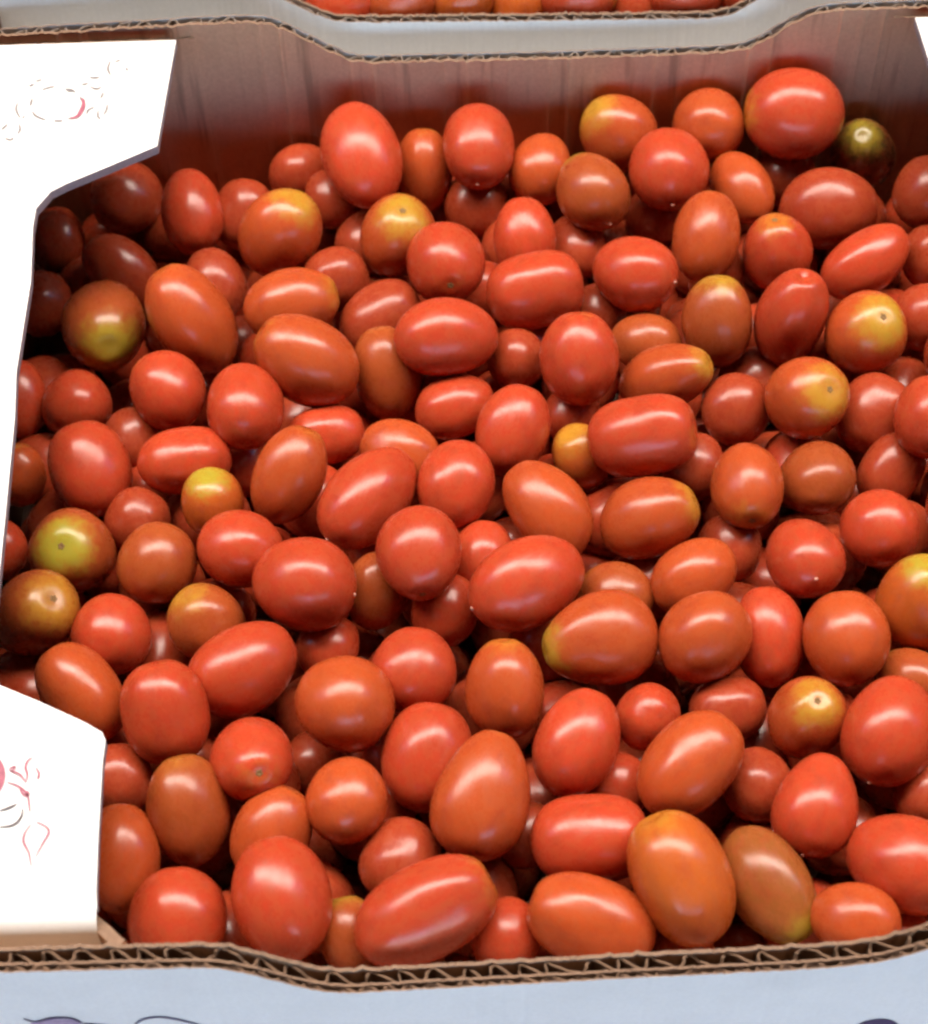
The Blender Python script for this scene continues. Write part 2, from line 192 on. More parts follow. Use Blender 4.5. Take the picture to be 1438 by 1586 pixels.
(110, [-21.43, 84.31, -12.97], 14.26, 11.04, [-0.008, 0.712, 0.703], 'O', 0.5, 0.0, '-', 'orange red oval tomato down and left from the pear-shaped yellow-ended tomato'),
(111, [-2.75, 65.93, -10.86], 15.41, 11.13, [0.41, 0.866, 0.287], 'R', 0.0, 0.0, '-', 'bright red long tomato below the pear-shaped yellow-ended tomato'),
(112, [17.59, 77.6, -19.29], 9.66, 8.92, [0.539, 0.792, 0.289], 'R', 0.0, 0.0, '-', 'half hidden bright red round tomato just up and left from the large slanting orange-red tomato'),
(113, [40.76, 81.86, -23.96], 10.88, 9.02, [0.991, 0.135, 0.022], 'D', 0.0, 0.0, '-', 'half hidden shade-tinted red oval tomato just up and right from the large slanting orange-red tomato'),
(114, [60.7, 72.97, -13.48], 12.89, 10.91, [0.063, -0.148, 0.987], 'O', 0.95, 0.2, 's', 'orange red tomato with a round yellow navel and dark dot facing up'),
(115, [80.96, 65.47, -8.59], 15.6, 12.12, [0.431, 0.884, 0.179], 'R', 0.15, 0.0, 't', 'big bright red tomato at the right edge, beside the yellow navelled one'),
(116, [92.71, 88.54, -22.02], 10.19, 8.7, [-0.769, 0.638, -0.042], 'B', 0.4, 0.1, '-', 'half hidden brownish orange oval tomato just below the yellow tomato at the right edge'),
(117, [26.65, 56.73, -8.08], 16.4, 11.65, [0.705, 0.669, 0.235], 'O', 0.2, 0.0, '-', 'large orange red oval slanting up to the right, right of the middle'),
(118, [45.38, 55.78, -19.44], 10.49, 9.41, [-0.263, 0.937, 0.231], 'D', 0.0, 0.0, '-', 'half hidden shade-tinted red round tomato just left of the pear-shaped tomato with dark dot'),
(119, [58.94, 44.96, -9.7], 14.41, 11.19, [0.348, 0.928, 0.133], 'R', 0.0, 0.0, 'tp', 'red pear shaped tomato with a dark dot at its lower end, right side'),
(120, [90.55, 51.73, -20.42], 9.39, 9.03, [0.1, 0.951, 0.294], 'D', 0.0, 0.0, '-', 'half hidden shade-tinted red round tomato just above the pinkish red tomato'),
(121, [-28.58, 48.99, -6.49], 17.66, 12.88, [0.287, 0.892, 0.349], 'O', 0.15, 0.0, 'p', 'tall pear shaped orange red tomato, standing in the lower middle'),
(122, [-0.76, 37.78, -11.63], 15.55, 11.3, [0.998, 0.056, -0.008], 'R', 0.05, 0.0, 'q', 'bright red long tomato just above the broad tomato at the front rim'),
(123, [21.06, 22.87, -4.63], 17.99, 13.11, [-0.389, 0.728, 0.565], 'Y', 0.6, 0.0, '-', 'biggest orange tomato, upright with a yellow orange top, near the front rim'),
(124, [44.39, 23.33, -12.06], 16.58, 10.63, [0.442, -0.888, -0.127], 'U', 0.25, 0.6, '-', 'long dull tomato tinged olive at its lower end, near the front rim'),
(125, [79.21, 26.81, -8.7], 15.84, 12.26, [-0.843, 0.512, -0.164], 'R', 0.0, 0.0, '-', 'large pinkish red tomato cut by the right edge, near the front rim'),
(126, [64.06, 11.59, -7.86], 11.6, 9.43, [-0.907, 0.354, -0.229], 'O', 0.15, 0.0, '-', 'orange red oval tomato just down and left from the pinkish red tomato'),
(127, [-2.27, 14.02, -9.19], 16.88, 10.95, [-0.937, 0.306, 0.168], 'O', 0.15, 0.0, '-', 'broad orange red tomato behind the middle of the front rim, slanting right'),
(128, [-23.53, 14.36, -17.62], 9.98, 8.96, [0.522, 0.837, 0.165], 'R', 0.0, 0.0, '-', 'half hidden bright red round tomato just right of the longest tomato'),
(129, [8.34, 58.98, -24.17], 9.55, 8.46, [0.537, 0.805, 0.252], 'R', 0.0, 0.0, '-', 'half hidden bright red oval tomato just left of the large slanting orange-red tomato'),
(130, [-128.01, 65.0, -23.46], 10.32, 9.22, [-0.026, 0.954, 0.299], 'D', 0.0, 0.0, '-', 'half hidden shade-tinted red round tomato left of the round red tomato with faint stem dot'),
(131, [-106.79, 49.92, -12.41], 15.19, 11.14, [-0.103, 0.79, 0.605], 'B', 0.2, 0.1, '-', 'brownish orange long tomato above the blunt red tomato in the corner'),
(132, [-123.97, 36.81, -12.63], 14.46, 10.47, [0.001, 0.967, 0.256], 'O', 0.15, 0.0, '-', 'orange red long tomato just up and left from the blunt red tomato in the corner'),
(133, [-107.14, 17.76, -9.59], 13.51, 12.5, [-0.113, 0.964, 0.241], 'R', 0.0, 0.0, '-', 'blunt bright red tomato in the near left corner behind the front rim'),
(134, [-84.65, 42.73, -12.95], 13.36, 10.04, [0.489, 0.726, 0.484], 'O', 0.2, 0.0, '-', 'orange red oval tomato just above the tall red tomato at the front'),
(135, [-80.54, 21.1, -5.82], 16.1, 12.47, [-0.256, 0.908, 0.332], 'R', 0.1, 0.0, '-', 'tall bright red egg shaped tomato just behind the front rim, left part'),
(136, [-64.45, 50.19, -9.99], 11.7, 10.93, [0.158, 0.983, 0.095], 'O', 0.1, 0.0, '-', 'orange red round tomato down and right from the round red tomato with faint stem dot'),
(137, [-50.84, 35.96, -17.38], 11.35, 10.2, [0.327, 0.944, 0.043], 'D', 0.1, 0.0, '-', 'half hidden shade-tinted red round tomato just up and left from the longest tomato'),
(138, [-43.82, 16.0, -5.12], 19.42, 12.05, [0.893, 0.386, 0.233], 'R', 0.45, 0.0, '-', 'longest red tomato with an orange right end, lying behind the front rim'),
(139, [-64.06, 15.62, -17.67], 10.3, 8.31, [-0.158, 0.907, 0.39], 'B', 0.3, 0.5, '-', 'half hidden brownish orange oval tomato just left of the longest tomato'),
(140, [-17.22, 45.86, -24.83], 9.42, 8.35, [0.525, 0.824, 0.212], 'D', 0.0, 0.0, '-', 'deep-set shade-tinted red oval tomato just down and right from the tall pear-shaped tomato'),
(141, [47.67, 140.18, -30.97], 10.49, 9.29, [0.224, 0.883, 0.412], 'D', 0.0, 0.0, '-', 'deep-set shade-tinted red oval tomato just below the tomato with pinkish tip'),
(142, [-37.78, 118.82, -26.7], 11.35, 9.8, [0.361, 0.871, 0.333], 'R', 0.0, 0.0, '-', 'half hidden bright red oval tomato just left of the large tilted red tomato'),
(143, [55.72, 256.12, -38.2], 10.93, 9.58, [0.369, 0.772, 0.517], 'D', 0.0, 0.0, '-', 'deep-set shade-tinted red oval tomato just up and left from the dented red tomato'),
(144, [-175.96, 265.23, -53.0], 11.68, 10.29, [0.181, 0.863, 0.472], 'D', 0.0, 0.0, '-', 'deep-set shade-tinted red oval tomato just left of the brown tomato with green patch'),
(145, [78.76, 11.09, -22.35], 9.02, 7.99, [0.276, 0.929, 0.246], 'R', 0.0, 0.0, '-', 'half hidden bright red oval tomato just below the pinkish red tomato'),
(146, [-87.22, 65.81, -30.4], 9.35, 8.61, [0.166, 0.949, 0.268], 'D', 0.0, 0.0, '-', 'deep-set shade-tinted red round tomato up and right from the blunt red tomato in the corner'),
(147, [22.2, 10.26, -23.86], 8.69, 8.01, [0.239, 0.946, 0.217], 'D', 0.0, 0.0, '-', 'half hidden shade-tinted red round tomato just below the big orange tomato')]
DEEP = [
([-161.4, 103.8, -41.9], 14.3, 12.0, [0.64, -0.75, 0.18], 'shaded tomato deep in a gap below the brown tomato at the ledge'),
([122.6, 165.1, -39.4], 13.2, 11.8, [-0.67, -0.69, -0.28], 'shaded tomato deep in a gap below the slanting long red tomato'),
([-123.9, 139.4, -41.1], 13.5, 10.8, [0.87, 0.49, 0.01], 'shaded tomato deep in a gap down and left from the small yellow-topped tomato'),
([11.8, 301.1, -47.0], 13.3, 12.0, [0.73, -0.26, -0.63], 'shaded tomato deep in a gap down and left from the tomato with yellow shoulder'),
([88.5, 66.0, -33.8], 14.7, 11.1, [-0.8, 0.07, 0.59], 'shaded tomato deep in a gap below the big red tomato at the right edge'),
([74.2, 100.9, -35.8], 12.2, 11.0, [0.89, -0.26, -0.39], 'shaded tomato deep in a gap up and right from the tomato with round yellow navel'),
([-26.1, 87.4, -35.0], 14.3, 11.4, [-0.92, 0.29, -0.25], 'shaded tomato deep in a gap above the tall pear-shaped tomato'),
([114.2, 234.3, -43.3], 13.8, 11.6, [0.61, -0.68, -0.41], 'shaded tomato deep in a gap right of the orange tomato with yellow eye'),
([22.0, 131.0, -37.5], 13.2, 11.5, [0.23, -0.97, -0.04], 'shaded tomato deep in a gap up and right from the pear-shaped yellow-ended tomato'),
([-121.3, 37.6, -34.2], 14.2, 11.1, [0.09, 0.49, -0.86], 'shaded tomato deep in a gap left of the tall red tomato at the front'),
([110.2, 203.5, -41.6], 14.7, 11.2, [-0.45, -0.88, -0.17], 'shaded tomato deep in a gap down and right from the orange tomato with yellow eye'),
([17.0, 95.8, -35.5], 14.5, 11.5, [-0.39, 0.69, 0.61], 'shaded tomato deep in a gap down and right from the pear-shaped yellow-ended tomato'),
([106.9, 263.9, -45.1], 13.5, 12.1, [-0.83, 0.56, 0.06], 'shaded tomato deep in a gap down and left from the slanting long red tomato'),
([77.2, 268.0, -45.3], 15.3, 11.9, [-0.83, 0.55, -0.08], 'shaded tomato deep in a gap up and right from the yellow-green capped tomato'),
([107.4, 285.9, -46.3], 12.3, 11.2, [0.22, 0.75, -0.62], 'shaded tomato deep in a gap above the slanting long red tomato'),
([28.2, 60.9, -33.6], 14.7, 12.0, [-0.98, -0.2, -0.07], 'shaded tomato deep in a gap below the large slanting orange-red tomato'),
([53.9, 160.8, -39.3], 13.4, 12.1, [-0.36, -0.82, -0.44], 'shaded tomato deep in a gap below the tomato with pinkish tip'),
([-158.4, 172.0, -52.2], 13.3, 11.0, [-0.75, 0.16, -0.65], 'shaded tomato deep in a gap above the green-eyed tomato'),
([-26.0, 256.3, -44.7], 14.3, 11.2, [-0.89, -0.11, -0.43], 'shaded tomato deep in a gap down and right from the round tomato with star scar'),
([-33.4, 231.5, -43.3], 15.2, 11.8, [-0.84, 0.3, -0.46], 'shaded tomato deep in a gap down and right from the glossy oval lying crosswise'),
([-14.1, 146.0, -38.5], 14.2, 11.0, [0.94, 0.01, -0.34], 'shaded tomato deep in a gap above the large tilted red tomato'),
([-76.2, 30.8, -32.0], 14.5, 12.2, [0.54, -0.51, -0.67], 'shaded tomato deep in a gap right of the tall red tomato at the front'),
([-26.9, 173.1, -40.0], 14.6, 11.9, [-0.58, -0.81, -0.04], 'shaded tomato deep in a gap up and right from the egg-shaped tomato with brown scar'),
([68.1, 47.0, -32.9], 12.6, 11.3, [0.95, -0.29, 0.11], 'shaded tomato deep in a gap up and left from the pinkish red tomato'),
([15.5, 158.7, -39.2], 14.6, 11.3, [-0.85, -0.51, -0.12], 'shaded tomato deep in a gap up and right from the large tilted red tomato'),
([56.4, 20.2, -31.4], 13.8, 12.1, [-0.6, 0.38, 0.7], 'shaded tomato deep in a gap down and right from the olive-tinged long tomato'),
([-6.8, 113.2, -36.7], 13.0, 11.5, [0.75, 0.58, -0.31], 'shaded tomato deep in a gap left of the pear-shaped yellow-ended tomato'),
([-60.9, 283.3, -46.4], 15.1, 11.2, [0.64, 0.7, -0.32], 'shaded tomato deep in a gap left of the yellow star-ended tomato'),
([91.7, 113.1, -36.8], 13.3, 10.9, [-0.04, -0.94, -0.35], 'shaded tomato deep in a gap above the big red tomato at the right edge'),
([-111.6, 76.0, -35.6], 13.2, 10.9, [-0.18, 0.3, -0.94], 'shaded tomato deep in a gap left of the round red tomato with faint stem dot'),
([73.3, 175.1, -40.4], 13.8, 11.5, [-0.09, -0.99, 0.11], 'shaded tomato deep in a gap right of the tomato with pinkish tip'),
([90.1, 219.7, -43.0], 14.4, 12.2, [0.72, 0.69, 0.09], 'shaded tomato deep in a gap up and right from the orange tomato with yellow cheek'),
([-122.6, 113.4, -39.0], 15.2, 11.4, [-0.01, -0.98, 0.17], 'shaded tomato deep in a gap right of the brown tomato at the ledge'),
([-56.7, 149.7, -39.0], 16.4, 12.2, [0.25, -0.96, 0.14], 'shaded tomato deep in a gap left of the egg-shaped tomato with brown scar'),
([68.8, 78.3, -35.0], 14.4, 11.7, [0.14, 0.87, 0.47], 'shaded tomato deep in a gap down and right from the tomato with round yellow navel'),
([-9.5, 231.6, -43.8], 14.8, 11.3, [0.19, 0.62, -0.76], 'shaded tomato deep in a gap below the squarish creased tomato'),
([49.0, 119.2, -37.4], 14.4, 11.2, [-0.95, 0.12, 0.29], 'shaded tomato deep in a gap above the large slanting orange-red tomato'),
([-77.5, 167.6, -40.2], 13.4, 11.5, [0.52, -0.74, -0.43], 'shaded tomato deep in a gap above the broad red tomato'),
([-59.8, 56.5, -33.9], 13.1, 11.6, [-0.74, -0.54, -0.4], 'shaded tomato deep in a gap up and left from the longest tomato'),
([46.0, 231.2, -43.9], 13.5, 11.1, [-0.25, -0.92, 0.3], 'shaded tomato deep in a gap left of the dented red tomato'),
([-169.0, 196.5, -57.1], 13.4, 11.8, [-1.0, 0.04, -0.09], 'shaded tomato deep in a gap left of the plump red oval near the ledge'),
([-105.1, 96.6, -36.5], 14.4, 10.9, [-0.67, -0.62, -0.4], 'shaded tomato deep in a gap down and left from the broad red tomato'),
([-9.5, 280.7, -46.9], 14.5, 11.4, [-0.84, -0.54, 0.02], 'shaded tomato deep in a gap above the squarish creased tomato'),
([46.5, 42.6, -33.4], 12.5, 10.8, [0.59, 0.57, -0.57], 'shaded tomato deep in a gap above the olive-tinged long tomato'),
([78.0, 140.1, -39.1], 13.5, 11.1, [-0.74, -0.42, 0.53], 'shaded tomato deep in a gap below the orange tomato with yellow cheek'),
([65.5, 213.1, -43.2], 13.1, 11.8, [0.93, 0.27, 0.25], 'shaded tomato deep in a gap left of the orange tomato with yellow cheek'),
([-111.4, 165.1, -42.0], 13.8, 12.2, [-0.96, 0.25, 0.09], 'shaded tomato deep in a gap below the small yellow-topped tomato'),
([-103.6, 186.4, -41.8], 12.9, 11.2, [0.11, -0.99, -0.02], 'shaded tomato deep in a gap up and right from the small yellow-topped tomato'),
([-142.2, 153.6, -47.4], 13.1, 11.9, [0.56, 0.76, -0.34], 'shaded tomato deep in a gap right of the green-eyed tomato'),
([-138.1, 81.8, -39.9], 14.4, 12.0, [0.18, -0.94, -0.28], 'shaded tomato deep in a gap down and right from the brown tomato at the ledge'),
([-106.0, 54.9, -34.6], 14.2, 12.2, [-0.65, -0.52, -0.55], 'shaded tomato deep in a gap above the blunt red tomato in the corner'),
([-96.9, 20.9, -32.6], 13.7, 12.2, [-0.27, 0.96, 0.12], 'shaded tomato deep in a gap down and left from the tall pear-shaped tomato'),
([-31.8, 32.0, -33.3], 15.9, 12.2, [0.13, 0.98, 0.15], 'shaded tomato deep in a gap right of the longest tomato'),
([69.5, 234.3, -44.9], 12.7, 11.0, [0.86, 0.28, -0.43], 'shaded tomato deep in a gap down and left from the dented red tomato'),
([-14.5, 310.7, -49.3], 14.0, 11.5, [-0.91, -0.33, -0.26], 'shaded tomato deep in a gap up and right from the round tomato with star scar'),
([101.5, 148.2, -40.7], 13.2, 11.6, [0.45, -0.79, 0.41], 'shaded tomato deep in a gap above the yellow tomato at the right edge'),
([-106.2, 127.9, -39.9], 12.0, 10.9, [-0.39, 0.91, -0.13], 'shaded tomato deep in a gap down and right from the green-eyed tomato'),
([-131.9, 175.0, -49.3], 15.1, 11.5, [0.11, 0.32, 0.94], 'shaded tomato deep in a gap left of the small yellow-topped tomato'),
([-11.7, 61.1, -36.3], 13.0, 11.6, [-0.48, 0.85, -0.2], 'shaded tomato deep in a gap right of the tall pear-shaped tomato'),
([7.9, 217.1, -45.5], 13.9, 11.9, [-0.59, -0.81, -0.02], 'shaded tomato deep in a gap up and left from the bean-shaped red tomato'),
([-39.1, 209.8, -45.2], 13.8, 11.3, [-0.57, -0.6, -0.56], 'shaded tomato deep in a gap below the glossy oval lying crosswise'),
([-39.2, 133.0, -41.2], 13.0, 11.8, [-0.62, -0.77, -0.14], 'shaded tomato deep in a gap down and right from the egg-shaped tomato with brown scar'),
([33.7, 209.1, -46.3], 14.6, 11.6, [0.83, -0.09, 0.54], 'shaded tomato deep in a gap up and right from the bean-shaped red tomato'),
([-34.1, 63.9, -38.3], 14.8, 11.5, [-0.61, -0.79, -0.09], 'shaded tomato deep in a gap left of the tall pear-shaped tomato'),
([-2.6, 174.2, -44.9], 15.2, 11.4, [0.81, 0.52, -0.28], 'shaded tomato deep in a gap down and left from the bean-shaped red tomato'),
([52.6, 273.6, -50.8], 12.9, 11.5, [-0.21, -0.91, -0.36], 'shaded tomato deep in a gap above the yellow-green capped tomato'),
([-66.4, 220.6, -48.1], 12.5, 11.3, [-0.63, 0.75, 0.2], 'shaded tomato deep in a gap down and left from the glossy oval lying crosswise'),
([48.8, 81.2, -40.5], 14.5, 11.2, [0.02, 0.99, -0.12], 'shaded tomato deep in a gap left of the tomato with round yellow navel'),
([132.9, 294.3, -53.7], 12.9, 10.9, [1.0, -0.07, -0.01], 'shaded tomato deep in a gap up and right from the slanting long red tomato'),
([-71.0, 196.8, -48.2], 12.4, 10.9, [0.34, 0.8, 0.5], 'shaded tomato deep in a gap up and left from the egg-shaped tomato with brown scar'),
([90.5, 194.8, -48.8], 13.4, 11.2, [-0.55, 0.82, 0.14], 'shaded tomato deep in a gap down and right from the orange tomato with yellow cheek'),
([-37.7, 310.7, -56.1], 16.0, 11.9, [-0.28, 0.88, 0.38], 'shaded tomato deep in a gap up and right from the yellow star-ended tomato'),
([131.3, 259.8, -53.9], 14.3, 11.1, [-0.6, 0.73, 0.33], 'shaded tomato deep in a gap down and right from the slanting long red tomato'),
([-51.0, 75.2, -43.4], 14.5, 11.4, [0.56, -0.22, -0.8], 'shaded tomato deep in a gap above the longest tomato'),
([-75.8, 95.2, -44.7], 13.7, 12.0, [0.38, 0.92, -0.07], 'shaded tomato deep in a gap below the broad red tomato'),
([-3.4, 89.8, -44.9], 14.1, 11.8, [0.68, -0.73, 0.11], 'shaded tomato deep in a gap below the pear-shaped yellow-ended tomato'),
([57.6, 138.8, -48.8], 14.4, 11.0, [-0.87, 0.5, 0.01], 'shaded tomato deep in a gap left of the yellow tomato at the right edge'),
([-79.8, 51.5, -44.1], 14.2, 11.1, [0.74, 0.22, -0.63], 'shaded tomato deep in a gap left of the broad tomato at the front rim'),
([24.4, 282.0, -57.3], 15.6, 12.0, [-0.11, 0.99, -0.07], 'shaded tomato deep in a gap right of the squarish creased tomato'),
([29.3, 112.8, -47.7], 13.7, 11.6, [0.83, 0.53, -0.18], 'shaded tomato deep in a gap right of the pear-shaped yellow-ended tomato'),
([-93.1, 149.4, -50.3], 15.0, 12.0, [0.03, -0.99, -0.15], 'shaded tomato deep in a gap left of the broad red tomato'),
([96.3, 172.1, -52.4], 14.2, 12.1, [-0.99, 0.07, 0.14], 'shaded tomato deep in a gap below the orange tomato with yellow eye'),
([94.0, 250.6, -57.1], 14.1, 11.5, [-0.82, 0.57, -0.03], 'shaded tomato deep in a gap right of the dented red tomato'),
([31.2, 167.7, -52.4], 14.9, 11.3, [-0.74, 0.67, 0.07], 'shaded tomato deep in a gap below the bean-shaped red tomato'),
([-19.3, 127.5, -50.4], 13.9, 11.1, [-0.11, 0.5, 0.86], 'shaded tomato deep in a gap down and left from the large tilted red tomato'),
([-20.0, 217.4, -55.5], 13.7, 11.8, [0.21, 0.28, -0.94], 'shaded tomato deep in a gap below the round tomato with star scar'),
([50.2, 248.8, -57.9], 12.8, 11.3, [-0.52, 0.81, -0.27], 'shaded tomato deep in a gap down and left from the yellow-green capped tomato'),
([14.8, 75.5, -48.1], 14.1, 11.0, [0.69, 0.4, -0.61], 'shaded tomato deep in a gap left of the large slanting orange-red tomato'),
([90.9, 279.8, -60.7], 14.3, 11.6, [0.97, 0.21, 0.06], 'shaded tomato deep in a gap above the dented red tomato'),
([-65.1, 115.2, -51.9], 15.9, 11.9, [-0.58, 0.82, 0.0], 'shaded tomato deep in a gap down and right from the broad red tomato'),
([40.4, 13.8, -46.5], 14.8, 12.0, [0.63, -0.77, -0.04], 'shaded tomato deep in a gap below the olive-tinged long tomato'),
([8.5, 144.0, -54.1], 12.6, 11.4, [0.74, 0.65, -0.19], 'shaded tomato deep in a gap above the pear-shaped yellow-ended tomato'),
([-146.0, 233.1, -74.0], 13.0, 10.8, [0.43, 0.88, -0.21], 'shaded tomato deep in a gap below the brown tomato with green patch'),
([-94.4, 276.7, -61.7], 15.7, 11.8, [-0.36, -0.86, -0.37], 'shaded tomato deep in a gap below the yellow-topped orange tomato'),
([-93.4, 242.3, -59.8], 15.3, 12.1, [-0.83, 0.28, -0.49], 'shaded tomato deep in a gap left of the glossy oval lying crosswise'),
([-128.4, 264.3, -69.5], 14.5, 11.3, [0.91, -0.32, 0.25], 'shaded tomato deep in a gap down and left from the long leaning orange tomato'),
([-115.5, 229.2, -62.9], 13.8, 11.4, [0.59, 0.26, 0.76], 'shaded tomato deep in a gap below the long leaning orange tomato'),
([-107.9, 303.7, -64.2], 14.0, 11.1, [-0.43, -0.63, -0.65], 'shaded tomato deep in a gap left of the yellow-topped orange tomato'),
([-170.7, 247.6, -78.3], 12.9, 11.3, [0.05, -0.95, 0.32], 'shaded tomato deep in a gap down and left from the brown tomato with green patch'),
([78.5, 156.5, -55.1], 15.2, 11.6, [0.98, -0.16, -0.07], 'shaded tomato deep in a gap down and right from the tomato with pinkish tip'),
([-85.4, 214.4, -58.6], 14.0, 11.8, [0.68, -0.41, 0.61], 'shaded tomato deep in a gap down and left from the yellow star-ended tomato'),
([-90.9, 113.9, -53.0], 13.0, 11.6, [0.07, 0.34, 0.94], 'shaded tomato deep in a gap above the round red tomato with faint stem dot'),
([-22.5, 103.5, -52.6], 14.1, 11.9, [0.86, -0.02, -0.52], 'shaded tomato deep in a gap down and left from the pear-shaped yellow-ended tomato'),
([56.4, 101.3, -52.6], 13.6, 11.6, [-0.75, -0.31, 0.59], 'shaded tomato deep in a gap up and left from the tomato with round yellow navel'),
([72.1, 58.0, -50.4], 14.8, 11.1, [-0.84, -0.53, -0.05], 'shaded tomato deep in a gap down and right from the pear-shaped tomato with dark dot'),
([66.6, 189.0, -58.2], 14.0, 10.8, [0.89, 0.44, 0.12], 'shaded tomato deep in a gap up and right from the tomato with pinkish tip'),
([-149.9, 261.9, -78.5], 14.4, 11.2, [0.18, 0.86, -0.48], 'shaded tomato deep in a gap down and right from the brown tomato with green patch'),
([-85.4, 305.6, -64.9], 14.9, 11.4, [0.74, 0.59, -0.32], 'shaded tomato deep in a gap right of the yellow-topped orange tomato'),
([38.2, 51.3, -51.0], 14.8, 11.6, [-0.38, -0.72, -0.58], 'shaded tomato deep in a gap up and right from the big orange tomato'),
([-140.7, 37.1, -54.9], 13.4, 11.2, [-0.92, -0.15, -0.36], 'shaded tomato deep in a gap left of the blunt red tomato in the corner'),
([67.8, 261.1, -63.4], 13.6, 11.4, [0.95, -0.14, -0.26], 'shaded tomato deep in a gap right of the yellow-green capped tomato'),
([-84.2, 14.7, -49.7], 14.2, 12.1, [0.8, 0.18, 0.57], 'shaded tomato deep in a gap below the tall red tomato at the front'),
([118.6, 185.9, -59.5], 16.0, 12.0, [-0.83, 0.42, 0.36], 'shaded tomato deep in a gap down and right from the dented red tomato'),
([-24.3, 48.4, -51.7], 13.9, 11.7, [0.13, 0.0, 0.99], 'shaded tomato deep in a gap below the tall pear-shaped tomato'),
([-166.7, 177.9, -72.4], 14.1, 11.9, [-0.67, -0.71, -0.19], 'shaded tomato deep in a gap up and left from the green-eyed tomato'),
([-114.8, 281.7, -68.9], 13.5, 11.6, [-0.47, 0.87, 0.12], 'shaded tomato deep in a gap up and right from the long leaning orange tomato'),
([-35.6, 15.6, -52.3], 14.1, 11.2, [0.61, 0.65, -0.45], 'shaded tomato deep in a gap down and right from the longest tomato'),
([-43.2, 119.2, -59.5], 14.7, 11.0, [-0.8, 0.39, 0.45], 'shaded tomato deep in a gap down and right from the small yellow-topped tomato'),
([41.5, 270.9, -70.0], 14.8, 11.9, [-0.72, -0.69, 0.02], 'shaded tomato deep in a gap left of the yellow-green capped tomato'),
([-67.1, 44.2, -63.4], 13.9, 11.2, [-0.97, 0.22, 0.06], 'shaded tomato deep in a gap left of the longest tomato'),
([-101.8, 58.4, -64.6], 13.1, 11.8, [-0.82, -0.07, -0.57], 'shaded tomato deep in a gap below the round red tomato with faint stem dot'),
([-56.8, 135.8, -69.1], 14.5, 10.9, [-0.51, -0.85, -0.16], 'shaded tomato deep in a gap below the egg-shaped tomato with brown scar'),
([-105.7, 261.9, -76.9], 13.2, 10.8, [-0.68, 0.28, 0.68], 'shaded tomato deep in a gap down and right from the long leaning orange tomato'),
([75.5, 204.2, -73.7], 14.0, 11.7, [0.34, 0.94, -0.06], 'shaded tomato deep in a gap down and left from the orange tomato with yellow cheek'),
([95.7, 161.7, -71.7], 14.0, 10.8, [0.58, 0.78, -0.23], 'shaded tomato deep in a gap above the pear-shaped tomato with dark dot'),
([69.0, 143.8, -71.0], 13.3, 11.2, [-0.26, 0.97, 0.01], 'shaded tomato deep in a gap above the tomato with round yellow navel'),
([74.8, 38.7, -65.4], 14.8, 11.2, [-0.08, 0.99, 0.13], 'shaded tomato deep in a gap down and left from the pinkish red tomato'),
([-172.0, 231.0, -59.0], 14.9, 11.3, [0.62, -0.67, 0.41], 'shaded tomato deep in a gap up and left from the small yellow-topped tomato'),
([-133.7, 306.5, -62.3], 13.2, 11.2, [-0.01, 1.0, 0.02], 'shaded tomato deep in a gap above the long leaning orange tomato'),
([-161.5, 282.7, -64.7], 15.5, 11.7, [0.49, 0.86, -0.14], 'shaded tomato deep in a gap above the brown tomato with green patch'),
([-157.6, 311.4, -70.0], 12.8, 11.5, [0.77, 0.58, -0.27], 'shaded tomato deep in a gap up and left from the long leaning orange tomato'),
([29.9, 111.6, -85.3], 12.6, 11.3, [-0.86, 0.12, 0.5], 'shaded tomato deep in a gap up and left from the large slanting orange-red tomato')]
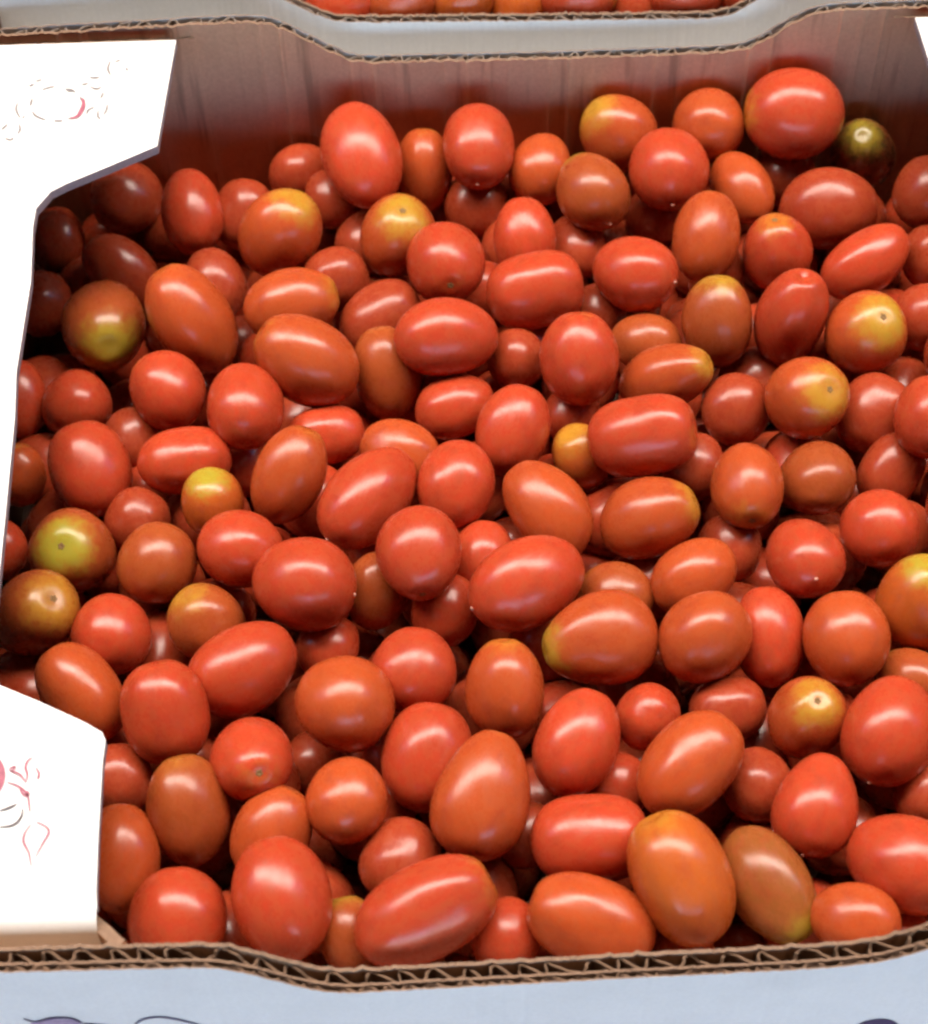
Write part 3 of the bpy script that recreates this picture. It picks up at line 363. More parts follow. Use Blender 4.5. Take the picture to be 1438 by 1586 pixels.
MASS = [
([-64.3, 262.5, -59.4], 13.1, 11.0, [-0.34, -0.89, -0.3]),
([-40.5, 130.0, -79.6], 12.6, 11.3, [0.54, 0.84, 0.08]),
([-137.9, 286.4, -74.8], 13.1, 11.8, [0.29, 0.95, 0.11]),
([45.0, 185.3, -48.6], 13.5, 11.9, [-0.87, -0.21, 0.45]),
([-17.4, 13.6, -41.4], 13.6, 12.2, [0.51, 0.49, -0.7]),
([5.4, 114.3, -56.6], 14.9, 11.2, [0.66, -0.28, 0.69]),
([-119.7, 18.9, -46.3], 14.4, 11.9, [0.94, -0.33, -0.1]),
([-158.0, 133.2, -45.1], 12.2, 10.8, [-0.99, 0.05, -0.12]),
([64.5, 296.0, -48.0], 12.9, 11.8, [0.68, -0.44, -0.58]),
([26.4, 252.5, -44.5], 12.4, 10.9, [0.2, -0.97, -0.13]),
([1.4, 41.8, -36.5], 12.8, 11.3, [-0.31, -0.83, -0.46]),
([54.4, 225.0, -61.6], 13.8, 11.1, [0.73, 0.57, -0.38]),
([-23.1, 80.9, -55.4], 14.0, 11.5, [0.53, -0.83, -0.2]),
([46.3, 204.8, -65.0], 14.7, 11.6, [0.96, 0.01, -0.27]),
([-34.9, 215.1, -70.8], 14.2, 11.5, [0.51, 0.52, -0.69]),
([42.1, 305.4, -49.2], 14.4, 11.2, [0.8, -0.58, -0.19]),
([-80.2, 127.9, -66.9], 14.7, 11.4, [-0.89, 0.29, 0.34]),
([-55.7, 177.5, -43.7], 13.4, 11.3, [0.35, -0.94, -0.02]),
([-14.6, 193.7, -44.9], 13.2, 11.5, [-0.2, -0.92, -0.35]),
([-88.8, 181.2, -57.0], 12.3, 11.1, [0.76, 0.59, -0.26]),
([83.8, 127.7, -54.8], 12.9, 10.9, [-0.25, 0.76, -0.6]),
([1.4, 219.1, -66.3], 14.6, 11.2, [0.84, -0.48, -0.25]),
([27.9, 230.6, -54.2], 12.8, 10.9, [-0.4, 0.91, 0.14]),
([-41.5, 279.5, -57.1], 14.3, 11.4, [-0.59, 0.79, 0.18]),
([-123.5, 156.0, -60.0], 15.3, 11.5, [-0.23, -0.97, 0.11]),
([-57.6, 205.3, -61.5], 12.4, 11.0, [-0.04, -0.98, 0.17]),
([-52.3, 15.6, -34.7], 13.6, 12.1, [0.51, 0.79, -0.34]),
([-93.7, 35.3, -50.1], 13.5, 10.8, [0.45, 0.85, -0.26]),
([-71.9, 89.3, -65.5], 13.1, 11.9, [-0.22, 0.93, 0.29]),
([-79.9, 133.8, -39.2], 15.0, 11.7, [0.77, -0.53, -0.35]),
([109.7, 152.4, -59.4], 13.4, 10.9, [0.5, 0.86, -0.1]),
([-170.2, 229.0, -88.3], 13.6, 11.0, [-0.86, -0.51, 0.04]),
([-50.1, 102.7, -36.2], 12.6, 10.9, [0.86, 0.47, 0.2]),
([45.6, 115.5, -69.2], 14.7, 11.2, [0.22, -0.8, 0.55]),
([-144.4, 307.0, -86.0], 12.6, 11.2, [-0.91, 0.08, -0.41]),
([-141.3, 119.5, -52.3], 13.4, 10.9, [0.85, 0.52, -0.08]),
([23.6, 190.4, -66.3], 14.2, 11.7, [-0.92, 0.15, 0.35]),
([4.0, 277.5, -67.1], 14.0, 12.1, [-0.37, 0.81, -0.46]),
([57.8, 167.8, -64.2], 13.6, 11.0, [-0.59, -0.5, -0.64]),
([-55.9, 248.0, -45.9], 13.6, 11.1, [-0.01, -0.53, -0.85]),
([5.1, 18.8, -31.3], 13.4, 12.1, [0.1, 0.59, -0.8]),
([-45.2, 52.5, -62.7], 15.8, 11.9, [0.69, -0.6, -0.4]),
([3.4, 198.1, -58.0], 12.7, 11.2, [-0.55, -0.79, 0.27]),
([-5.8, 259.5, -84.6], 12.7, 11.1, [-0.12, -0.9, -0.42]),
([-93.8, 91.9, -64.5], 12.6, 11.3, [0.74, -0.19, -0.64]),
([22.7, 189.9, -40.9], 13.9, 12.0, [0.71, -0.7, -0.12]),
([94.3, 57.8, -53.9], 13.8, 11.1, [0.11, -0.98, 0.18]),
([-50.4, 38.7, -46.4], 13.0, 11.6, [-0.34, -0.82, -0.46]),
([16.5, 44.4, -50.5], 14.1, 11.3, [0.08, 0.91, 0.41]),
([-126.8, 57.4, -50.3], 13.4, 12.1, [-0.26, 0.64, 0.72]),
([77.7, 302.4, -64.2], 14.2, 11.2, [-0.52, 0.78, 0.36]),
([-18.5, 160.1, -58.8], 13.5, 11.3, [-0.9, -0.19, -0.38]),
([-43.5, 255.6, -65.6], 15.4, 11.7, [-0.36, 0.83, 0.44]),
([-160.6, 146.9, -60.1], 13.0, 11.6, [-0.73, -0.23, -0.64]),
([51.5, 32.6, -55.9], 15.1, 11.5, [0.97, 0.19, -0.16]),
([-165.6, 122.5, -64.1], 15.1, 11.8, [-0.93, -0.14, 0.33]),
([-59.3, 59.7, -77.7], 12.2, 10.8, [-0.6, 0.79, 0.1]),
([126.5, 200.2, -17.9], 14.0, 12.5, [-0.25, 0.96, 0.15]),
([-83.3, 262.4, -74.7], 14.8, 11.4, [0.42, 0.8, -0.43]),
([-12.1, 293.4, -65.4], 15.5, 11.5, [-0.39, -0.92, 0.07]),
([-63.1, 291.1, -67.8], 15.8, 11.9, [-0.97, -0.1, -0.21]),
([75.7, 85.1, -64.3], 15.1, 11.9, [-0.36, -0.91, -0.2]),
([-86.1, 107.2, -77.1], 14.1, 11.4, [-0.7, 0.22, -0.68]),
([-113.0, 39.3, -58.9], 13.1, 11.0, [0.47, 0.86, 0.2]),
([-40.0, 153.4, -51.9], 13.7, 10.9, [-0.39, -0.91, 0.1]),
([-61.8, 309.2, -50.1], 15.6, 12.0, [-0.98, -0.21, 0.0]),
([-153.6, 244.5, -91.6], 12.8, 11.4, [0.54, -0.82, -0.21]),
([-47.5, 92.3, -55.3], 14.0, 10.9, [-0.81, -0.43, -0.39]),
([-11.3, 309.8, -81.0], 14.6, 11.4, [-0.92, 0.18, 0.34]),
([44.9, 185.9, -75.8], 11.9, 10.5, [0.86, 0.03, 0.51]),
([79.3, 226.3, -66.6], 13.7, 11.6, [-0.91, 0.14, 0.39]),
([-24.6, 264.9, -69.4], 14.2, 11.2, [0.35, -0.8, -0.49]),
([96.2, 22.9, -32.0], 15.2, 11.2, [-0.88, 0.46, 0.11]),
([-35.2, 187.2, -58.4], 15.0, 11.4, [-0.06, -1.0, -0.03]),
([27.5, 29.9, -32.6], 13.1, 11.2, [-0.31, -0.95, 0.06]),
([-1.3, 60.6, -58.8], 14.8, 11.3, [0.62, 0.38, 0.69]),
([25.6, 306.5, -65.7], 14.8, 12.1, [-0.85, 0.29, 0.43]),
([-96.5, 198.9, -70.6], 13.7, 11.2, [-0.48, 0.88, 0.06]),
([124.9, 217.2, -56.4], 13.1, 11.8, [0.28, 0.96, 0.05]),
([-48.6, 191.0, -79.3], 13.5, 11.4, [-0.18, 0.95, 0.25]),
([33.1, 241.1, -73.9], 12.3, 11.1, [-0.39, -0.88, -0.27]),
([-16.2, 93.2, -77.0], 14.3, 11.1, [-0.05, -0.17, 0.98]),
([6.6, 234.9, -79.4], 14.5, 11.5, [0.89, 0.45, 0.09]),
([116.9, 41.9, -11.0], 13.6, 12.0, [-0.25, 0.97, 0.03]),
([106.4, 41.3, -33.9], 13.2, 11.6, [0.1, 0.77, 0.64]),
([117.2, 143.8, -15.9], 13.8, 11.7, [-0.73, -0.68, -0.07]),
([117.6, 74.7, -13.4], 15.5, 12.6, [0.87, -0.49, -0.03]),
([106.1, 81.6, -36.3], 13.3, 11.0, [-0.95, 0.06, 0.32]),
([146.8, 234.3, -24.2], 14.6, 12.5, [0.3, 0.95, -0.04]),
([115.6, 111.4, -36.5], 13.7, 10.9, [0.24, -0.37, -0.9]),
([115.2, 63.9, -48.1], 14.6, 12.2, [-0.64, 0.77, -0.01]),
([150.7, 260.9, -25.0], 13.6, 12.2, [-0.04, 0.97, 0.22]),
([148.6, 203.5, -21.4], 14.1, 11.8, [0.39, -0.91, 0.14]),
([171.6, 306.1, -55.7], 14.1, 11.3, [0.24, -0.94, 0.23]),
([114.4, 131.6, -48.3], 13.3, 10.9, [-0.97, 0.19, -0.16]),
([124.9, 100.7, -15.5], 15.2, 12.1, [0.81, -0.56, -0.17]),
([135.8, 184.1, -41.1], 14.6, 11.2, [0.88, -0.06, 0.48]),
([120.7, 16.9, -8.7], 13.9, 11.7, [-0.58, -0.45, 0.68]),
([-118.2, 198.5, -57.8], 14.6, 11.7, [0.45, 0.66, -0.6]),
([147.9, 274.0, -45.5], 13.1, 11.1, [0.89, -0.45, -0.09]),
([110.9, 99.7, -56.5], 13.4, 12.1, [-0.68, 0.08, 0.73]),
([137.6, 240.1, -44.5], 14.6, 11.4, [-0.95, -0.32, 0.08]),
([-68.7, 154.5, -59.3], 13.1, 11.2, [-0.22, 0.97, 0.11]),
([163.5, 250.9, -44.5], 14.2, 11.8, [-0.24, 0.84, -0.49]),
([86.4, 87.3, -45.8], 12.2, 11.0, [-0.25, -0.95, 0.17]),
([-22.9, 31.4, -68.1], 14.0, 11.7, [0.91, 0.18, -0.38]),
([144.6, 209.8, -42.0], 12.8, 11.0, [-0.67, 0.74, -0.07]),
([103.4, 304.3, -58.9], 15.5, 11.8, [-0.98, 0.14, -0.17]),
([-138.0, 139.6, -69.8], 14.2, 11.7, [-0.2, -0.88, 0.44]),
([129.1, 141.3, -59.6], 15.0, 11.3, [0.16, -0.73, -0.67]),
([-69.4, 69.5, -56.8], 12.7, 11.1, [0.55, -0.38, -0.74]),
([122.2, 305.8, -77.1], 14.3, 11.8, [-0.93, -0.37, -0.06]),
([-171.7, 155.0, -80.1], 14.2, 11.1, [0.16, 0.88, -0.45]),
([-121.0, 300.3, -83.9], 13.7, 11.8, [0.76, 0.57, 0.31]),
([-41.5, 306.5, -78.6], 13.4, 11.6, [-0.12, 0.38, 0.91]),
([40.3, 90.8, -65.1], 13.9, 11.0, [0.81, 0.58, -0.03]),
([131.3, 124.8, -13.6], 16.3, 12.3, [0.9, 0.14, 0.42]),
([54.0, 69.1, -57.0], 12.6, 11.3, [0.28, 0.96, -0.01]),
([67.5, 119.7, -65.1], 12.8, 11.1, [0.03, -0.99, 0.17]),
([-157.4, 14.3, -62.5], 14.7, 11.6, [0.72, 0.69, -0.1]),
([101.2, 124.2, -70.3], 16.1, 12.1, [0.03, -0.99, 0.12]),
([112.1, 148.7, -79.8], 13.1, 10.5, [-0.68, 0.71, -0.21]),
([-2.7, 30.7, -55.7], 13.1, 11.5, [-0.62, -0.74, -0.25]),
([-128.0, 110.2, -72.6], 15.8, 12.1, [-0.6, -0.7, 0.39]),
([93.7, 20.9, -65.2], 15.2, 11.8, [-0.54, -0.51, -0.67]),
([-145.3, 52.9, -38.1], 14.4, 11.0, [-0.4, 0.91, -0.1]),
([-153.6, 68.0, -52.1], 12.9, 11.2, [-0.56, -0.19, 0.8]),
([-171.7, 97.6, -60.2], 12.9, 11.2, [-0.26, -0.95, -0.15]),
([-58.8, 18.0, -56.3], 13.2, 11.6, [-0.61, 0.77, 0.19]),
([19.7, 94.5, -57.5], 12.7, 11.0, [-0.88, 0.45, -0.16]),
([18.4, 15.5, -54.0], 14.1, 11.4, [0.12, -0.7, 0.7]),
([-123.9, 76.9, -59.8], 14.5, 10.8, [0.53, -0.13, -0.84]),
([-71.5, 166.1, -78.2], 13.8, 11.3, [-0.97, 0.16, -0.2]),
([15.1, 247.0, -62.4], 14.6, 11.4, [-0.96, -0.15, -0.25]),
([-102.6, 157.2, -68.5], 12.3, 10.8, [-0.92, 0.0, 0.38]),
([154.8, 292.1, -59.6], 15.0, 11.3, [-0.23, 0.16, -0.96]),
([-104.7, 125.7, -77.3], 12.2, 10.7, [0.98, 0.12, 0.16]),
([-84.8, 289.9, -80.2], 12.8, 11.3, [-0.99, -0.13, -0.05]),
([-164.0, 97.3, -82.5], 14.9, 11.2, [-0.06, -0.2, -0.98]),
([-156.9, 210.2, -75.2], 14.2, 11.5, [0.99, -0.13, -0.03]),
([-134.7, 214.1, -70.5], 13.7, 11.4, [-0.35, -0.93, -0.07]),
([72.3, 18.4, -50.9], 14.2, 11.9, [1.0, -0.01, -0.05]),
([33.2, 143.4, -62.3], 16.2, 12.0, [-0.39, 0.92, -0.07]),
([-70.9, 239.3, -68.9], 14.2, 11.5, [-0.22, -0.39, 0.9]),
([59.2, 13.6, -72.6], 12.2, 10.6, [0.91, 0.42, 0.05]),
([129.8, 164.0, -73.8], 14.5, 11.9, [-0.9, -0.44, 0.03]),
([27.0, 217.4, -74.7], 14.5, 11.4, [0.15, 0.49, -0.86]),
([138.0, 160.6, -19.8], 13.7, 12.0, [-0.24, 0.95, 0.18]),
([85.3, 36.2, -46.5], 12.3, 11.1, [0.0, 1.0, -0.01]),
([-92.3, 75.4, -51.3], 13.4, 11.4, [0.83, -0.52, -0.2]),
([103.6, 222.3, -60.3], 12.4, 11.2, [0.95, -0.26, -0.15]),
([-150.8, 103.3, -63.1], 13.3, 11.4, [-0.88, 0.41, -0.25]),
([-96.8, 229.8, -78.3], 14.1, 11.1, [-0.75, 0.12, 0.65]),
([135.6, 144.0, -38.5], 14.5, 11.7, [0.47, 0.88, 0.01]),
([-2.4, 260.3, -53.3], 13.7, 11.3, [-0.7, 0.72, -0.05]),
([129.1, 82.3, -48.2], 14.2, 11.3, [-0.77, 0.64, 0.1]),
([-20.7, 239.4, -61.9], 15.1, 11.5, [0.82, 0.43, 0.37]),
([49.7, 301.4, -68.4], 14.2, 10.8, [-0.21, -0.98, 0.04]),
([-148.2, 164.8, -71.0], 14.2, 11.8, [-0.19, -0.83, -0.53]),
([-60.7, 179.2, -64.5], 14.4, 11.1, [-0.76, 0.65, -0.04]),
([100.7, 80.8, -62.9], 15.0, 11.7, [0.92, -0.37, -0.09]),
([-74.9, 26.2, -72.0], 12.9, 10.9, [0.06, -0.99, 0.13]),
([39.8, 164.9, -79.3], 13.9, 10.6, [0.19, 0.07, 0.98]),
([-60.2, 13.6, -81.9], 13.8, 11.5, [0.89, 0.26, -0.37]),
([-141.9, 16.9, -86.1], 15.4, 11.7, [-0.82, -0.15, -0.55]),
([-170.0, 79.4, -41.0], 13.2, 11.8, [0.6, -0.02, -0.8]),
([-119.1, 98.3, -55.4], 12.7, 11.1, [-0.66, 0.66, 0.36]),
([-125.2, 244.0, -79.0], 14.0, 11.0, [0.19, 0.88, 0.43]),
([-129.8, 22.0, -66.2], 14.0, 11.1, [-0.51, 0.62, -0.6]),
([-7.0, 12.0, -71.6], 13.7, 11.3, [-0.7, 0.25, -0.67]),
([43.9, 56.4, -72.7], 13.5, 11.8, [-0.82, -0.48, -0.31]),
([1.0, 157.0, -76.5], 13.4, 10.9, [0.85, -0.51, 0.13]),
([50.8, 291.9, -85.9], 12.3, 10.5, [0.66, 0.71, -0.25]),
([161.8, 264.2, -64.1], 13.4, 11.3, [-0.18, 0.98, 0.12]),
([-115.8, 130.6, -59.7], 13.1, 11.5, [-0.68, -0.63, 0.38]),
([-15.7, 178.9, -67.2], 12.9, 11.1, [-0.98, 0.22, -0.02]),
([23.6, 67.7, -65.6], 14.0, 10.9, [0.05, 0.99, -0.14]),
([-104.6, 16.4, -63.9], 13.8, 12.1, [0.97, 0.22, -0.13]),
([-46.4, 159.2, -72.3], 15.0, 11.4, [0.64, -0.76, -0.01]),
([-116.9, 91.1, -78.6], 13.3, 10.7, [0.36, -0.45, -0.82]),
([2.5, 175.9, -87.4], 14.2, 11.3, [0.75, 0.41, -0.52]),
([155.0, 201.4, -57.9], 14.9, 11.4, [0.75, -0.5, 0.44]),
([111.0, 270.7, -65.5], 14.6, 11.8, [0.55, 0.83, 0.13]),
([137.0, 278.2, -67.0], 12.5, 11.1, [0.62, -0.75, 0.22]),
([-109.6, 175.9, -62.5], 13.3, 11.0, [0.19, -0.35, -0.92]),
([113.3, 41.1, -57.8], 14.7, 12.1, [0.69, 0.73, 0.02]),
([15.5, 170.2, -68.6], 13.6, 11.7, [-0.45, 0.84, -0.31]),
([-13.5, 141.3, -67.8], 14.0, 11.7, [-0.94, 0.35, -0.0]),
([-149.7, 84.3, -72.5], 13.5, 11.6, [0.51, 0.63, -0.59]),
([-15.3, 206.8, -74.2], 13.8, 11.4, [-0.56, -0.52, 0.65]),
([135.3, 225.9, -76.1], 12.5, 11.0, [0.92, -0.32, -0.24]),
([-65.1, 309.7, -80.6], 15.2, 11.7, [0.63, 0.41, -0.66]),
([-45.1, 27.4, -70.5], 13.3, 11.0, [-0.5, 0.62, 0.61]),
([-74.1, 192.1, -76.1], 11.9, 10.5, [0.8, -0.09, -0.59]),
([-49.0, 101.0, -76.1], 12.9, 11.6, [-0.53, 0.67, -0.52]),
([-43.3, 285.1, -78.3], 14.0, 11.3, [0.88, 0.14, 0.45]),
([75.3, 169.5, -78.8], 13.9, 10.8, [0.47, 0.8, -0.37]),
([85.6, 267.7, -80.0], 13.6, 11.3, [-0.98, -0.09, 0.19]),
([-148.3, 120.6, -81.0], 15.2, 11.3, [-0.33, 0.89, 0.32]),
([58.0, 72.4, -82.2], 13.0, 11.8, [-0.91, -0.41, -0.05]),
([-156.0, 289.2, -84.8], 12.8, 10.6, [0.72, -0.18, -0.67]),
([149.4, 266.0, -85.2], 11.9, 10.6, [-0.62, -0.36, 0.7]),
([-106.0, 180.8, -85.4], 15.6, 12.0, [0.09, -0.92, 0.39]),
([-84.7, 12.9, -88.0], 14.0, 11.4, [0.07, 1.0, -0.04])]

INNER = 0.32406          # inside length of the carton, front wall to back wall
RIM = 0.01903            # rim height above the dips
BASE = -0.1
HALF = 0.186             # half width of the carton
GAP = 0.019              # back wall to the next carton's front face

# ---------------------------------------------------------------- helpers
def new_mesh(name, verts, faces, mats, parent=None, smooth=False, idx=None):
    me = bpy.data.meshes.new(name)
    me.from_pydata(verts, [], faces)
    for m in mats:
        me.materials.append(m)
    if idx:
        me.polygons.foreach_set('material_index', idx)
    if smooth:
        me.polygons.foreach_set('use_smooth', [True] * len(me.polygons))
    me.update()
    o = bpy.data.objects.new(name, me)
    col.objects.link(o)
    if parent:
        o.parent = parent
    return o

def empty(name, loc, label, cat, group=None):
    o = bpy.data.objects.new(name, None)
    o.empty_display_size = 0.02
    o.location = loc
    col.objects.link(o)
    o['label'] = label
    o['category'] = cat
    if group:
        o['group'] = group
    return o

class Nodes:
    def __init__(self, name):
        self.m = bpy.data.materials.new(name)
        self.m.use_nodes = True
        self.t = self.m.node_tree
        self.b = self.t.nodes['Principled BSDF']
    def n(self, kind, **kw):
        x = self.t.nodes.new(kind)
        for k, v in kw.items():
            setattr(x, k, v)
        return x
    def l(self, a, b):
        self.t.links.new(a, b)
    def val(self, sock, v):
        if hasattr(v, 'is_output'):
            self.l(v, sock)
        else:
            sock.default_value = v
    def math(self, op, a, b=0.0, c=0.0, clamp=False):
        x = self.n('ShaderNodeMath', operation=op, use_clamp=clamp)
        for i, v in enumerate((a, b, c)):
            self.val(x.inputs[i], v)
        return x.outputs[0]
    def noise(self, vec, scale, detail=2.0, rough=0.5):
        x = self.n('ShaderNodeTexNoise')
        x.inputs['Scale'].default_value = scale
        x.inputs['Detail'].default_value = detail
        x.inputs['Roughness'].default_value = rough
        if vec is not None:
            self.l(vec, x.inputs['Vector'])
        return x.outputs['Fac']
    def remap(self, v, a, b, c=0.0, d=1.0, smooth=False):
        x = self.n('ShaderNodeMapRange')
        if smooth:
            x.interpolation_type = 'SMOOTHSTEP'
        self.l(v, x.inputs['Value'])
        for i, k in zip((1, 2, 3, 4), (a, b, c, d)):
            self.val(x.inputs[i], k)
        return x.outputs[0]
    def mix(self, f, a, b, kind='MIX'):
        x = self.n('ShaderNodeMix', data_type='RGBA', blend_type=kind)
        self.val(x.inputs[0], f)
        for s, v in ((x.inputs[6], a), (x.inputs[7], b)):
            if isinstance(v, tuple):
                v = (*v, 1.0)[:4]
            self.val(s, v)
        return x.outputs[2]

# ---------------------------------------------------------------- materials
def tomato_skin():
    N = Nodes('tomato_skin')
    tc = N.n('ShaderNodeTexCoord')
    info = N.n('ShaderNodeObjectInfo')
    at = lambda nm: N.n('ShaderNodeAttribute', attribute_type='OBJECT', attribute_name=nm)
    skin, yel, grn = at('skin').outputs['Color'], at('shoulder').outputs['Fac'], at('green').outputs['Fac']
    off = N.n('ShaderNodeVectorMath', operation='ADD')
    N.l(tc.outputs['Object'], off.inputs[0])
    cmb = N.n('ShaderNodeCombineXYZ')
    for i, k in enumerate((37.0, 91.0, 53.0)):
        N.l(N.math('MULTIPLY', info.outputs['Random'], k), cmb.inputs[i])
    N.l(cmb.outputs[0], off.inputs[1])
    v = off.outputs[0]
    sep = N.n('ShaderNodeSeparateXYZ')
    N.l(tc.outputs['Object'], sep.inputs[0])
    big = N.noise(v, 1.6, 3.0, 0.55)
    med = N.noise(v, 5.0, 3.0, 0.6)
    fine = N.noise(v, 38.0, 2.0, 0.6)
    # ripening starts at the blossom end: the stem end keeps yellow and green
    z = N.math('ADD', sep.outputs['Z'], N.math('MULTIPLY', N.math('SUBTRACT', N.math('ADD', N.math('MULTIPLY', big, 0.45), N.math('ADD', N.math('MULTIPLY', med, 0.3), N.math('MULTIPLY', N.noise(v, 11.0, 4.0, 0.7), 0.25))), 0.5), 1.05))
    lo = N.math('SUBTRACT', 0.93, N.math('MULTIPLY', yel, 0.43))
    m = N.math('MULTIPLY', N.remap(z, lo, 1.12, 0, 1, True), N.math('MINIMUM', N.math('MULTIPLY', yel, 1.5), 1.0))
    base = N.mix(N.remap(med, 0.3, 0.75), skin, (0.36, 0.075, 0.02), 'MIX')
    base = N.mix(0.5, skin, base)
    base = N.mix(N.remap(N.noise(v, 2.3, 4.0, 0.65), 0.48, 0.72, 0.0, 0.45, True), base, (0.27, 0.036, 0.016))
    c1 = N.mix(N.math('MULTIPLY', m, 0.95), base, (0.44, 0.205, 0.02))
    g = N.math('MULTIPLY', N.remap(z, 0.58, 1.05, 0, 1, True), grn)
    c2 = N.mix(N.math('MINIMUM', N.math('MULTIPLY', g, 1.25), 1.0), c1, (0.32, 0.28, 0.025))
    # pale lenticels
    sp = N.remap(fine, 0.60, 0.74, 0.0, 0.22)
    c3 = N.mix(sp, c2, (0.55, 0.22, 0.08))
    N.l(c3, N.b.inputs['Base Color'])
    N.b.inputs['Subsurface Weight'].default_value = 0.12
    N.b.inputs['Subsurface Radius'].default_value = (1.0, 0.22, 0.08)
    N.b.inputs['Subsurface Scale'].default_value = 0.004
    N.l(N.math('ADD', N.remap(med, 0.3, 0.7, 0.23, 0.32), N.remap(N.noise(v, 3.2, 5.0, 0.7), 0.55, 0.72, 0.0, 0.09)), N.b.inputs['Roughness'])
    N.b.inputs['IOR'].default_value = 1.46
    bp = N.n('ShaderNodeBump')
    bp.inputs['Strength'].default_value = 0.22
    bp.inputs['Distance'].default_value = 0.004
    N.l(N.math('ADD', N.math('MULTIPLY', N.noise(v, 1.5, 0.0), 0.8), N.math('ADD', N.math('MULTIPLY', N.noise(v, 5.0, 0.0), 0.04), N.math('MULTIPLY', fine, 0.008))), bp.inputs['Height'])
    N.l(bp.outputs[0], N.b.inputs['Normal'])
    return N.m

def card(name, colr, rough, grain=0.12, washboard=0.0, fibre=0.0):
    """paper / kraft liner; generated in object space metres"""
    N = Nodes(name)
    tc = N.n('ShaderNodeTexCoord')
    o = tc.outputs['Object']
    mp = N.n('ShaderNodeMapping')
    mp.inputs['Scale'].default_value = (1.0, 1.0, 0.07)
    N.l(o, mp.inputs[0])
    f = N.noise(o, 900.0, 4.0, 0.65)
    c = N.noise(o, 35.0, 3.0, 0.6)
    st = N.noise(mp.outputs[0], 150.0, 3.0, 0.6)
    dark = tuple(x * 0.72 for x in colr)
    lite = tuple(min(1, x * 1.12) for x in colr)
    k = N.mix(N.remap(f, 0.3, 0.7), dark, lite)
    k = N.mix(1.0 - grain * 4 if grain < .25 else 0.0, k, colr)
    k = N.mix(N.math('MULTIPLY', N.remap(c, 0.45, 0.75), 0.25), k, dark)
    if washboard:
        k = N.mix(N.math('MULTIPLY', N.remap(st, 0.56, 0.68), washboard), k, tuple(x * 0.5 for x in colr))
    N.l(k, N.b.inputs['Base Color'])
    N.b.inputs['Roughness'].default_value = rough
    bp = N.n('ShaderNodeBump')
    bp.inputs['Strength'].default_value = 0.25
    bp.inputs['Distance'].default_value = 0.0006
    N.l(N.math('ADD', N.math('MULTIPLY', f, 0.3), N.math('MULTIPLY', st, 0.35)), bp.inputs['Height'])
    N.l(bp.outputs[0], N.b.inputs['Normal'])
    return N.m

def plain(name, colr, rough=0.6):
    N = Nodes(name)
    tc = N.n('ShaderNodeTexCoord')
    f = N.noise(tc.outputs['Object'], 600.0, 3.0)
    N.l(N.mix(N.remap(f, 0.3, 0.7), tuple(x * 0.8 for x in colr), colr), N.b.inputs['Base Color'])
    N.b.inputs['Roughness'].default_value = rough
    return N.m

SKIN = tomato_skin()
KRAFT = card('kraft_liner', (0.58, 0.375, 0.245), 0.8, 0.12, 0.8)
FLUTE = card('kraft_fluting', (0.17, 0.10, 0.06), 0.85, 0.15)
GREYFLUTE = card('greyed_fluting', (0.19, 0.15, 0.12), 0.85, 0.15)
RIMCUT = card('cut_liner_edge', (0.25, 0.155, 0.10), 0.85, 0.2)
EDGE = card('cut_board_edge', (0.24, 0.21, 0.24), 0.85, 0.2)  # bluish dark tone puts shade into the cut edges
WHITE = card('white_coated_board', (0.80, 0.80, 0.79), 0.55, 0.04)
SHADE_KRAFT = card('kraft_shade_darkened', (0.27, 0.18, 0.135), 0.85, 0.12, 0.5)  # same kraft as the walls, darkened to put shade into floor and sides
FACE = card('white_printed_face', (0.90, 0.88, 0.93), 0.6, 0.05)  # lavender tint puts bluish skylight into the white face
PINK = plain('pink_ink', (0.36, 0.10, 0.15))
GREY = plain('grey_ink', (0.07, 0.05, 0.06))
FAINT = plain('faint_grey_ink', (0.24, 0.22, 0.225))
PLUM = plain('plum_ink', (0.075, 0.05, 0.14))
LILAC = plain('lilac_ink', (0.46, 0.34, 0.52))
SCAR = plain('stem_scar_cork', (0.20, 0.11, 0.035), 0.8)
PALE = plain('painted_tip_glint', (0.55, 0.26, 0.19), 0.35)  # pale blossom tip that doubles as a painted pinkish highlight
WOOD = plain('table_board', (0.30, 0.21, 0.13), 0.7)
CONCRETE = plain('asphalt_ground', (0.09, 0.09, 0.095), 0.9)
CANVAS = plain('light_blocker_canvas', (0.10, 0.10, 0.095), 0.9)  # for the added sheets that block and shape the light

# ---------------------------------------------------------------- setting
def sheet(name, x0, x1, y0, y1, z, th, mat):
    v = [(x, y, zz) for zz in (z - th, z) for x, y in ((x0, y0), (x1, y0), (x1, y1), (x0, y1))]
    f = [(3, 2, 1, 0), (4, 5, 6, 7), (0, 1, 5, 4), (1, 2, 6, 5), (2, 3, 7, 6), (3, 0, 4, 7)]
    o = new_mesh(name, v, f, [mat])
    o['kind'] = 'structure'
    return o

sheet('ground', -60, 60, -60, 60, -0.95, 0.2, CONCRETE)
sheet('table_surface', -0.9, 0.9, -0.12, 1.1, BASE - 0.004, 0.03, WOOD)
AW = 1.2
sheet('light_blocker_top', -2.6, 2.6, -2.7, 0.29, AW, 0.004, CANVAS)  # unseen sheets added so the overhead light narrows to a band
sheet('light_blocker_top', -2.6, 2.6, 0.60, 3.6, AW, 0.004, CANVAS)
